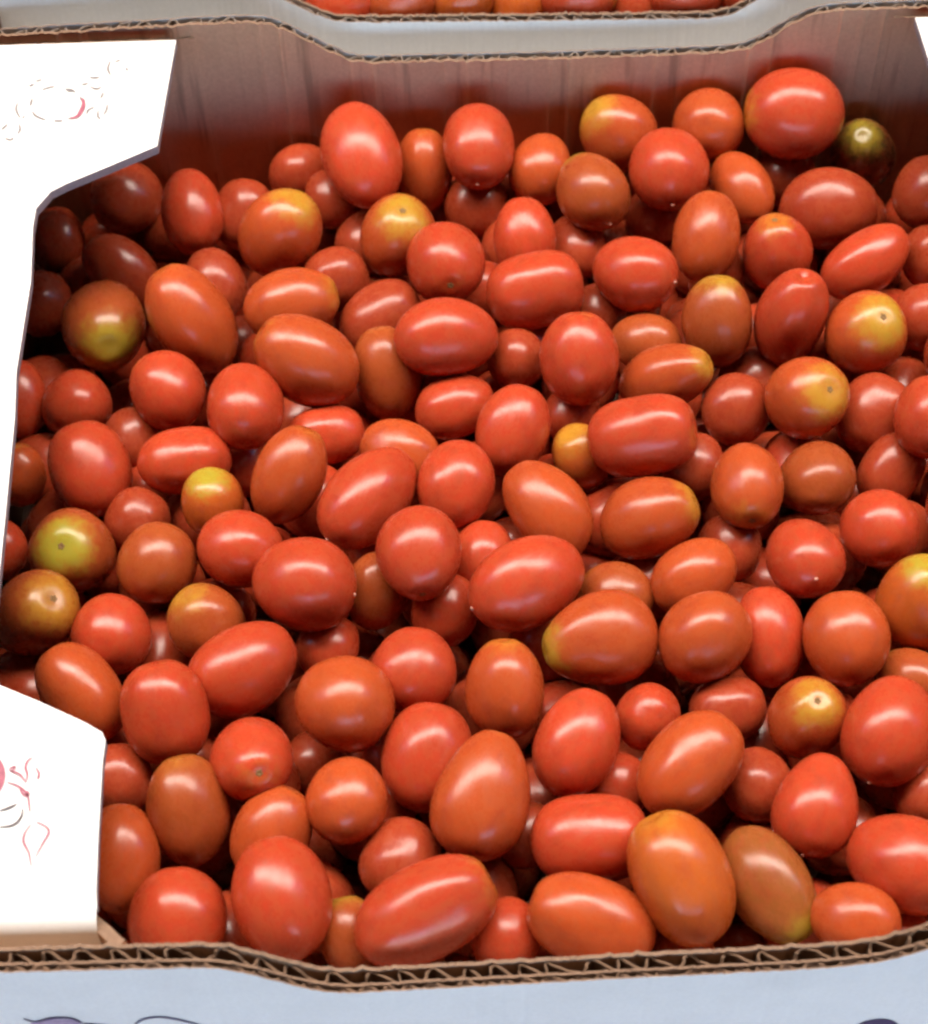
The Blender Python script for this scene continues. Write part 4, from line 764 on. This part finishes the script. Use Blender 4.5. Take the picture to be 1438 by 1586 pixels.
# out-of-view screens added to block side skylight; the front is left open
for x in (-2.6, 2.6):
    sheet('light_blocker_side', x - 0.002, x + 0.002, -2.7, 3.6, AW - 0.006, AW + 0.94, CANVAS)
sheet('light_blocker_back', -2.6, 2.6, 3.602, 3.606, AW - 0.006, AW + 0.94, CANVAS)
sheet('light_blocker_front', -2.6, -1.3, -2.706, -2.702, AW - 0.006, AW + 0.94, CANVAS)
sheet('light_blocker_valance', -1.298, 2.6, -2.706, -2.702, AW - 0.006, 0.34, CANVAS)

# ---------------------------------------------------------------- corrugated walls
def rounded(pts, n=3):
    for _ in range(n):
        q = [pts[0]]
        for a, b in zip(pts, pts[1:]):
            # only corners are cut; long runs stay straight
            L = math.hypot(b[0] - a[0], b[1] - a[1])
            k = min(0.25, 0.004 / max(L, 1e-6))
            q.append((a[0] + (b[0] - a[0]) * k, a[1] + (b[1] - a[1]) * k))
            q.append((b[0] - (b[0] - a[0]) * k, b[1] - (b[1] - a[1]) * k))
        q.append(pts[-1])
        pts = q
    return pts

def top_at(pts, x):
    for a, b in zip(pts, pts[1:]):
        if a[0] <= x <= b[0]:
            t = (x - a[0]) / max(b[0] - a[0], 1e-9)
            return a[1] + (b[1] - a[1]) * t
    return pts[0][1] if x < pts[0][0] else pts[-1][1]

def liner(name, parent, prof, y, out, th, mat, rng, wash=0.0, lam=0.0075, fray=0.0003, lean=0.0):
    """thin upright paper sheet, top edge following prof, from y to y+out*th"""
    n = int(2 * HALF / 0.0011)
    v, f = [], []
    ph = rng.uniform(0, 6)
    for i in range(n + 1):
        x = -HALF + 2 * HALF * i / n
        zt = top_at(prof, x) + rng.uniform(-fray, fray)
        w = -out * wash * (1 - abs(math.sin(math.pi * x / lam + ph + 0.5 * math.sin(x * 57)))) ** 3 * (0.55 + 0.45 * math.sin(x * 190))
        for z, s in ((BASE, 0), (zt, 0), (zt, 1), (BASE, 1)):
            v.append((x, y + out * th * s + w + (out * lean * min(zt - z, 0.05) if z != zt else 0), z))
    for i in range(n):
        a, b = 4 * i, 4 * i + 4
        for k in range(4):
            quad = (a + k, b + k, b + (k + 1) % 4, a + (k + 1) % 4)
            f.append(quad if out < 0 else quad[::-1])
    f.append((0, 1, 2, 3)); f.append((4 * n + 3, 4 * n + 2, 4 * n + 1, 4 * n))
    idx = [1 if k % 4 == 1 and k < 4 * n else 0 for k in range(len(f))]
    return new_mesh(name, v, f, [mat, RIMCUT], parent, idx=idx)

def fluting(name, parent, prof, y0, out, amp, lam, rng, mat):
    """one wavy paper sheet between two liners, thick enough to read at the cut"""
    step = lam / 10
    n = int(2 * HALF / step)
    th = 0.00058
    v, f = [], []
    x = -HALF
    ph = 0.0
    jit = skew = crush = 0.0
    for i in range(n + 1):
        x = -HALF + step * i
        ph += 2 * math.pi / 10 * (1 + 0.35 * math.sin(x * 211 + jit))
        if i % 7 == 0:
            jit = rng.uniform(-1.6, 1.6)
            skew = rng.uniform(0.45, 1.0) * amp * 0.5
            crush = abs(rng.gauss(0, 0.0006))
        s = math.sin(ph)
        s = math.copysign(abs(s) ** 0.75, s)
        yy = y0 + out * amp * (0.5 + 0.5 * s)
        zt = top_at(prof, x) - abs(rng.gauss(0, 0.0006)) - crush
        lean = rng.uniform(-0.0002, 0.0002)
        for z, t in ((zt - 0.014, -1), (zt, -1), (zt, 1), (zt - 0.014, 1)):
            nx = -math.cos(ph) * th * 0.5 * t
            v.append((x + nx + skew * s + (lean if z == zt else 0), yy + out * th * 0.3 * t, z))
    for i in range(n):
        a, b = 4 * i, 4 * i + 4
        for k in range(3):
            f.append((a + k, b + k, b + k + 1, a + k + 1))
    return new_mesh(name, v, f, [mat], parent)

def wall(kind, parent, prof, y, out, rng, face, double=True, lean=0.0):
    """corrugated board: kraft liner, fluting, white outer liner (double wall: a second, finer flute)"""
    prof = rounded(prof)
    w = liner(kind, parent, prof, y, out, 0.0009, KRAFT, rng, 0.0008, fray=0.0004)
    if double:
        fluting('fluting', w, prof, y + out * 0.0010, out, 0.0029, 0.0083, rng, FLUTE)
        liner('middle_liner', w, prof, y + out * 0.0040, out, 0.0006, FLUTE, rng, fray=0.0004)
        fluting('fluting', w, prof, y + out * 0.0047, out, 0.0012, 0.0062, rng, FLUTE)
        liner('printed_face', w, prof, y + out * 0.0060, out, 0.0004, face, rng, 0.0001, 0.0062)
    else:
        fluting('fluting', w, prof, y + out * 0.0010, out, 0.0024, 0.0072, rng, GREYFLUTE)
        liner('printed_face', w, prof, y + out * 0.0035, out, 0.0004, face, rng, 0.0001, 0.0062, lean=lean)
    return w

def extrude_outline(name, parent, pts, ztop, th, rng, mats, bend=None):
    """board cut to an outline: white top, raw edge, kraft underside"""
    n = len(pts)
    me = bpy.data.meshes.new(name)
    bm = bmesh.new()
    t = [bm.verts.new((x, y, ztop)) for x, y in pts]
    b = [bm.verts.new((x, y, ztop - th)) for x, y in pts]
    area = sum(pts[i][0] * pts[(i + 1) % n][1] - pts[(i + 1) % n][0] * pts[i][1] for i in range(n))
    ft = bm.faces.new(t if area > 0 else t[::-1]); ft.material_index = 0
    fb = bm.faces.new(b[::-1] if area > 0 else b); fb.material_index = 2
    for i in range(n):
        j = (i + 1) % n
        fc = bm.faces.new((t[j], t[i], b[i], b[j]) if area > 0 else (t[i], t[j], b[j], b[i]))
        fc.material_index = 1
    bm.normal_update()
    bmesh.ops.triangulate(bm, faces=[ft, fb], ngon_method='EAR_CLIP')
    bm.normal_update()
    bm.to_mesh(me); bm.free()
    for m in mats:
        me.materials.append(m)
    o = bpy.data.objects.new(name, me)
    col.objects.link(o)
    o.parent = parent
    return o

def ribbon(name, parent, lines, z, width, mat, taper=True, plane='Z', y=0.0):
    """printed pen strokes, as flat ink on the board"""
    v, f = [], []
    for ln in lines:
        p = [Vector((a, b)) for a, b in ln]
        pts = []
        m = len(p)
        for i in range(m - 1):
            p0, p1, p2, p3 = p[max(i - 1, 0)], p[i], p[i + 1], p[min(i + 2, m - 1)]
            for k in range(6):
                t = k / 6
                pts.append(0.5 * ((2 * p1) + (p2 - p0) * t + (2 * p0 - 5 * p1 + 4 * p2 - p3) * t * t + (3 * p1 - p0 - 3 * p2 + p3) * t ** 3))
        pts.append(p[-1])
        base = len(v)
        for i, a in enumerate(pts):
            d = (pts[min(i + 1, len(pts) - 1)] - pts[max(i - 1, 0)]).normalized()
            nrm = Vector((-d.y, d.x))
            s = i / max(len(pts) - 1, 1)
            w = width * ((0.35 + 0.65 * math.sin(math.pi * s)) if taper else 1) * 0.5
            for sg in (1, -1):
                e = a + nrm * w * sg
                v.append((e.x, e.y, z) if plane == 'Z' else (e.x, y, e.y))
        for i in range(len(pts) - 1):
            q = base + 2 * i
            f.append((q, q + 1, q + 3, q + 2))
    return new_mesh(name, v, f, [mat], parent)

def disc(name, parent, centre, rx, ry, z, mat, plane='Z', y=0.0, n=40, inner=0.0):
    v, f = [], []
    for i in range(n):
        a = 2 * math.pi * i / n
        for r in (inner, 1.0):
            px, py = centre[0] + rx * r * math.cos(a), centre[1] + ry * r * math.sin(a)
            v.append((px, py, z) if plane == 'Z' else (px, y, py))
    for i in range(n):
        j = (i + 1) % n
        f.append((2 * i, 2 * i + 1, 2 * j + 1, 2 * j))
    return new_mesh(name, v, f, [mat], parent)

def panel_between(name, parent, a, b, z0, z1, th, mat, wash, seed):
    """upright board from a to b in plan"""
    rng = random.Random(seed)
    a, b = Vector(a), Vector(b)
    d = (b - a); L = d.length; d.normalize()
    nrm = Vector((-d.y, d.x))
    n = max(6, int(L / 0.0014))
    v, f = [], []
    for i in range(n + 1):
        p = a + d * (L * i / n)
        w = wash * math.sin(2 * math.pi * L * i / n / 0.0075)
        for z, s in ((z0, 0), (z1, 0), (z1, 1), (z0, 1)):
            e = p + nrm * (th * s + w)
            v.append((e.x, e.y, z + (rng.uniform(-.0002, .0002) if z == z1 else 0)))
    for i in range(n):
        q, r = 4 * i, 4 * i + 4
        for k in range(4):
            f.append((q + k, r + k, r + (k + 1) % 4, q + (k + 1) % 4)[::-1])
    f.append((0, 1, 2, 3)); f.append((4 * n + 3, 4 * n + 2, 4 * n + 1, 4 * n))
    idx = [1 if q % 4 == 1 and q < 4 * n else 0 for q in range(len(f))]
    return new_mesh(name, v, f, [mat, RIMCUT], parent, idx=idx)

def build_carton(loc, label, front, back, seed, prints):
    rng = random.Random(seed)
    c = empty('tomato_carton', loc, label, 'carton', 'open cartons of cherry tomatoes')
    fw = wall('front_wall', c, front, 0.0, -1, rng, FACE if prints else WHITE, prints, 0.0 if prints else 0.36)
    wall('back_wall', c, back, INNER, 1, rng, WHITE, False)
    # floor of the carton
    v = [(x, y, z) for z in (BASE - 0.003, BASE + 0.001) for x, y in ((-HALF, 0), (HALF, 0), (HALF, INNER), (-HALF, INNER))]
    new_mesh('carton_floor', v, [(3, 2, 1, 0), (4, 5, 6, 7), (0, 1, 5, 4), (1, 2, 6, 5), (2, 3, 7, 6), (3, 0, 4, 7)], [SHADE_KRAFT], c)
    zf = RIM - 0.0015
    for sx in (-1, 1):
        panel_between('side_wall', c, (sx * HALF, -0.006), (sx * HALF, INNER + 0.006), BASE, zf - 0.004, 0.004 * -sx, SHADE_KRAFT, 0.0001, seed + sx)
        pts = [(x if sx < 0 else -x, y) for x, y in FLAP]
        # outer edge of the ledge, then the tucked near and far margins
        yn, yf = FLAP[-1][1], FLAP[0][1]
        ring = pts + [(sx * (HALF + 0.002), yn), (sx * (HALF + 0.002), yf)]
        ledge = extrude_outline('side_ledge', c, ring, zf, 0.0032, rng, [WHITE, EDGE, KRAFT])
        # rolled margin of the ledge, bending down towards the front wall
        xs = (pts[-1][0], sx * (HALF + 0.002))
        vv, ff = [], []
        m = 8
        for i in range(m + 2):
            a = math.radians(90) * min(i, m) / m
            drop = 0.012 if i > m else 0.0
            for x in xs:
                vv.append((x, yn - 0.0055 * math.sin(a), zf - 0.0055 * (1 - math.cos(a)) - drop))
        for i in range(m + 1):
            q = 2 * i
            ff.append((q, q + 1, q + 3, q + 2) if sx > 0 else (q, q + 2, q + 3, q + 1))
        new_mesh('rolled_edge', vv, ff, [WHITE], ledge, smooth=True)
        # diagonal brace at the front corner, glued tab on the back wall
        panel_between('corner_post', c, (sx * 0.1175, 0.0004), (sx * 0.146, 0.026), -0.036, zf - 0.0032, 0.003 * sx, KRAFT, 0.0001, seed + 7)
        panel_between('glue_tab', c, (sx * 0.1175, INNER - 0.0004), (sx * (HALF - 0.001), INNER - 0.0012), -0.05, zf - 0.005, -0.0004 * sx, KRAFT, 0.0001, seed + 8)
        if prints and sx < 0:
            z = zf + 0.0003
            disc('printed_tomato', ledge, BLOB, 0.0098, 0.0090, z, PINK)
            ribbon('printed_vine', ledge, NEAR_LINES[:4] + NEAR_LINES[8:], z + 0.0001, 0.00065, PINK)
            ribbon('printed_leaf', ledge, NEAR_LINES[4:6], z + 0.0001, 0.0006, GREY)
            ribbon('printed_leaf', ledge, NEAR_LINES[6:8], z + 0.0001, 0.0006, PINK)
            ribbon('printed_outline', ledge, FAR_LINES, z, 0.0008, FAINT)
            ribbon('printed_crescent', ledge, [CRESCENT], z + 0.0001, 0.0016, PINK)
    if prints:
        y = -0.0066
        ribbon('printed_stem', fw, FACE_LINES, 0, 0.0012, PLUM, True, 'Y', y)
        new_mesh('printed_leaf', [(x, y + 0.0001, z) for x, z in FACE_PINK], [tuple(range(len(FACE_PINK)))[::-1]], [LILAC], fw)
        disc('printed_emblem', fw, ARCH, 0.0075, 0.0138, 0, PLUM, 'Y', y, 48, 0.45)
    return c

def stretch(p):
    p = list(p)
    (x0, z0), (x1, z1) = p[0], p[1]
    p.insert(0, (-HALF - 0.001, z0 + (z1 - z0) / (x1 - x0) * (-HALF - 0.001 - x0)))
    p.append((HALF + 0.001, p[-1][1]))
    return p

front = [(-HALF - 0.001, FRONT[0][1])] + FRONT[:]
zl = FRONT[-1][1]
slope = (FRONT[-1][1] - FRONT[-2][1]) / (FRONT[-1][0] - FRONT[-2][0])
front += [(FRONT[-1][0] + (RIM - zl) / slope, RIM), (HALF + 0.001, RIM)]
back = [(-HALF - 0.001, BACK[0][1])] + BACK[:] + [(HALF + 0.001, BACK[-1][1])]
DY = INNER + GAP + 0.0041
nz = sum(z for x, z in NEIGHBOUR[1:4]) / 3
nfront = [(-HALF - 0.001, RIM), (NEIGHBOUR[1][0] - 0.028, RIM)] + NEIGHBOUR[1:4] + [(NEIGHBOUR[3][0] + 0.028, RIM), (HALF + 0.001, RIM)]
build_carton((0, 0, 0), 'open white cardboard carton full of cherry tomatoes, with white side ledges and a printed front', front, back, 11, True)
build_carton((0, DY, 0), 'second open carton standing behind, its white front face showing over the back wall', nfront, nfront, 23, False)

# ---------------------------------------------------------------- tomatoes
def profile(kind, z):
    """radius of the unit tomato at height z in -1..1"""
    if kind == 'square':
        return max(1 - abs(z) ** 2.9, 0) ** (1 / 2.3)
    r = math.sqrt(max(1 - z * z, 0))
    if kind == 'pear':
        return r * (0.93 - 0.20 * z + 0.03 * z * z)
    if kind == 'egg':
        return r * (1.0 - 0.075 * z)
    if kind == 'blunt':
        return max(1 - abs(z) ** 2.3, 0) ** (1 / 2.08)
    return r

def tomato_mesh(kind, seed):
    rng = random.Random(seed)
    nu, nv = 40, 26
    ph = [rng.uniform(0, 6.28) for _ in range(6)]
    a2, a3, bend, dim = rng.uniform(.012, .036), rng.uniform(.008, .026), rng.uniform(-.05, .05), rng.uniform(.05, .09)
    if kind == 'dent':
        dim = 0.16
    v, f = [], []
    def place(z, u):
        r = profile(kind, z)
        r *= 1 + (a2 * math.cos(2 * u + ph[0]) + a3 * math.cos(3 * u + ph[1] + z)) * 1.0
        r *= 1 + 0.014 * math.sin(3.1 * z + ph[2]) * math.cos(u + ph[3])
        zz = z
        if z > 0.8:                                   # dimple at the stem end
            d = math.sqrt(max(1 - z * z, 0))
            zz -= dim * math.exp(-(d / 0.24) ** 2)
        if z < -0.9:                                  # slight nipple at the blossom end
            d = math.sqrt(max(1 - z * z, 0))
            zz -= 0.022 * math.exp(-(d / 0.12) ** 2)
        return (r * math.cos(u) + bend * (zz * zz - .3), r * math.sin(u), zz)
    v.append(place(-1, 0))
    for j in range(1, nv):
        z = -math.cos(math.pi * j / nv)
        for i in range(nu):
            v.append(place(z, 2 * math.pi * i / nu))
    v.append(place(1, 0))
    for i in range(nu):
        f.append((0, 1 + (i + 1) % nu, 1 + i))
    for j in range(nv - 2):
        for i in range(nu):
            a, b = 1 + j * nu + i, 1 + j * nu + (i + 1) % nu
            f.append((a, b, b + nu, a + nu))
    last = len(v) - 1
    for i in range(nu):
        a, b = 1 + (nv - 2) * nu + i, 1 + (nv - 2) * nu + (i + 1) % nu
        f.append((a, b, last))
    me = bpy.data.meshes.new('tomato')
    me.from_pydata(v, [], f)
    me.materials.append(SKIN)
    me.polygons.foreach_set('use_smooth', [True] * len(f))
    me.update()
    return me, v[-1][2], v[0][2], v[-1][0], v[0][0]

SHAPES = {k: [tomato_mesh(k, s) for s in seeds] for k, seeds in
          dict(oval=(1, 2, 3, 4), egg=(5, 6, 7), pear=(8, 9), square=(10, 11), blunt=(12, 13, 14), dent=(15,)).items()}

def scar_mesh():
    """torn calyx seat: a rough little five-pointed button with a sunk middle"""
    rng = random.Random(4)
    v, f = [(0, 0, -0.15)], []
    n = 20
    for k, (rr, h) in enumerate(((0.3, 0.0), (0.62, 0.25), (1.0, -0.1))):
        for i in range(n):
            a = 2 * math.pi * i / n
            star = 1 + (0.28 * math.cos(5 * a) if k == 2 else 0.1 * math.cos(5 * a)) + rng.uniform(-.08, .08)
            v.append((rr * star * math.cos(a), rr * star * math.sin(a), h))
    for i in range(n):
        j = (i + 1) % n
        f.append((0, 1 + i, 1 + j))
        for k in range(2):
            f.append((1 + k * n + i, 1 + (k + 1) * n + i, 1 + (k + 1) * n + j, 1 + k * n + j))
    me = bpy.data.meshes.new('stem_scar')
    me.from_pydata(v, [], f)
    me.materials.append(SCAR)
    return me

def tip_mesh():
    v, f = [], []
    n = 12
    for r, h in ((1.0, -0.3), (0.8, 0.25), (0.4, 0.5)):
        for i in range(n):
            a = 2 * math.pi * i / n
            v.append((r * math.cos(a), r * math.sin(a), -h))
    for k in range(2):
        for i in range(n):
            j = (i + 1) % n
            f.append((k * n + i, k * n + j, (k + 1) * n + j, (k + 1) * n + i)[::-1])
    f.append(tuple(2 * n + i for i in range(n))[::-1])
    me = bpy.data.meshes.new('blossom_tip_glint')
    me.from_pydata(v, [], f)
    me.materials.append(PALE)
    me.polygons.foreach_set('use_smooth', [True] * len(f))
    return me

SCAR_ME, TIP_ME = scar_mesh(), tip_mesh()
COLOURS = dict(R=(0.43, 0.044, 0.017), O=(0.40, 0.064, 0.015), D=(0.30, 0.036, 0.014), B=(0.30, 0.060, 0.014), Y=(0.42, 0.088, 0.013), U=(0.22, 0.072, 0.016), K=(0.06, 0.034, 0.012))  # D and K carry shade in the colour: dull red and olive, both darkened
trng = random.Random(77)

def tomato(pos, A, b, axis, colour, yel, grn, flags, label, group, kind=None):
    if kind is None:
        kind = 'dent' if 'd' in flags else 'pear' if 'p' in flags else 'square' if 'q' in flags else trng.choice(('oval', 'egg', 'oval', 'egg', 'blunt'))
    me, ztop, zbot, xtop, xbot = trng.choice(SHAPES[kind])
    o = bpy.data.objects.new('tomato', me)
    col.objects.link(o)
    ax = Vector(axis).normalized()
    qt = ax.to_track_quat('Z', 'Y')
    spin = Matrix.Rotation(trng.uniform(0, 6.28), 4, 'Z')
    fat = b * (1.02 if kind not in ('pear', 'dent') else 1.04)
    o.matrix_world = Matrix.Translation(pos) @ qt.to_matrix().to_4x4() @ spin @ Matrix.Diagonal((fat, fat * trng.uniform(.96, 1.0), A, 1))
    o['label'] = label
    o['category'] = 'tomato'
    o['group'] = group
    j = trng.uniform(0.9, 1.08)
    o['skin'] = [c * j for c in COLOURS[colour]]
    o['shoulder'] = float(yel)
    o['green'] = float(grn)
    if 's' in flags:
        s = bpy.data.objects.new('stem_scar', SCAR_ME)
        col.objects.link(s)
        s.parent = o
        r = 0.0011
        s.location = (xtop, 0, ztop + 0.0001 / A)
        s.scale = (r / fat, r / fat, 0.0005 / A)
    if 't' in flags:
        s = bpy.data.objects.new('blossom_tip_glint', TIP_ME)
        col.objects.link(s)
        s.parent = o
        r = 0.0007
        s.location = (xbot, 0, zbot)
        s.scale = (r / fat, r / fat, 0.0007 / A)
    return o

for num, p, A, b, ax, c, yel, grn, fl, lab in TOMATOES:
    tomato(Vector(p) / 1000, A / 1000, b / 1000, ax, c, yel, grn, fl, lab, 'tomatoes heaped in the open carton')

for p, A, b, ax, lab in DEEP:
    tomato(Vector(p) / 1000, A / 1000, b / 1000, ax, trng.choice('RDD'), trng.choice((0, 0, 0, .25)), 0, '-',  # mostly the shade-darkened red, so the gaps read darker
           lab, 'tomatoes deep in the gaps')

# lower layers, of which only slivers show, and the rest of the filling of the carton behind: one mass each
UNIT = 0.012

def mass_of(items, label):
    mv, mf = [], []
    for p, A, b, ax in items:
        src = trng.choice(SHAPES['oval'])[0]
        mx = Matrix.Translation(Vector(p) / 1000 / UNIT) @ Vector(ax).normalized().to_track_quat('Z', 'Y').to_matrix().to_4x4() \
            @ Matrix.Diagonal((b / 1000 / UNIT, b / 1000 / UNIT, A / 1000 / UNIT, 1))
        k = len(mv)
        mv += [tuple(mx @ q.co) for q in src.vertices]
        mf += [tuple(k + i for i in poly.vertices) for poly in src.polygons]
    mass = new_mesh('lower_tomatoes', mv, mf, [SKIN], smooth=True)
    mass.scale = (UNIT, UNIT, UNIT)
    mass['kind'] = 'stuff'
    mass['label'] = label
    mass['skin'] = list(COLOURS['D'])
    mass['shoulder'] = 0.0
    mass['green'] = 0.0

mass_of(MASS, 'lower layers of red tomatoes under the heap, showing only as slivers in the gaps')
rest = []
for layer in range(2):
    for iy in range(11):
        for ix in range(13):
            x = -150 + 24.5 * ix + (12 if iy % 2 else 0) + trng.uniform(-2, 2) + 7 * layer
            y = (40 if layer == 0 else 24) + 24 * iy + trng.uniform(-2, 2)
            if y < 308 and abs(x) < 165:
                rest.append(((x, y + DY * 1000, -9 - 21 * layer + trng.uniform(-5, 4)), trng.uniform(12.5, 15), trng.uniform(11, 12.2),
                             (trng.gauss(0, 1), trng.gauss(0, 1), trng.gauss(0, .4))))
mass_of(rest, 'rest of the tomatoes filling the carton behind, beyond its front row')

# tomatoes in the carton behind: (x, y from its front wall, z, A, b, axis, colour, yellow, green, label)
NB = [
    (-68, 15, -6, 15, 12, (1, .2, .2), 'R', 0, 0, 'bright red tomato at the left end of the dip in the second carton'),
    (-48, 14, -4, 14.5, 12.5, (.8, .3, .5), 'O', .2, 0, 'orange red tomato second from left behind the rim of the second carton'),
    (-27, 15, -5, 14, 11.5, (.5, .2, .7), 'Y', .8, .1, 'pale yellow orange tomato behind the rim of the second carton'),
    (-7, 16, -9, 13, 11.5, (.2, .4, .8), 'Y', .9, .3, 'yellow tipped tomato sunk lower, in the middle of the second carton rim'),
    (14, 14, -5, 14.5, 12, (1, .1, .1), 'R', .6, .1, 'red tomato with a yellow left end in the second carton'),
    (35, 17, -12, 13, 11.5, (.2, 1, .2), 'D', 0, 0, 'dull red tomato sunk in a dark gap of the second carton'),
    (53, 14, -5, 15, 12, (1, .1, 0), 'R', .1, 0, 'bright red tomato lying crosswise near the right of the second carton dip'),
    (75, 15, -5, 13, 11.5, (.7, .5, .2), 'R', 0, 0, 'pinkish red tomato at the right end of the dip in the second carton'),
]
for x, y, z, A, b, ax, c, yel, grn, lab in NB:
    tomato(Vector((x, y, z)) / 1000 + Vector((0, DY, 0)), A / 1000, b / 1000, ax, c, yel, grn, '-', lab, 'tomatoes in the carton behind')
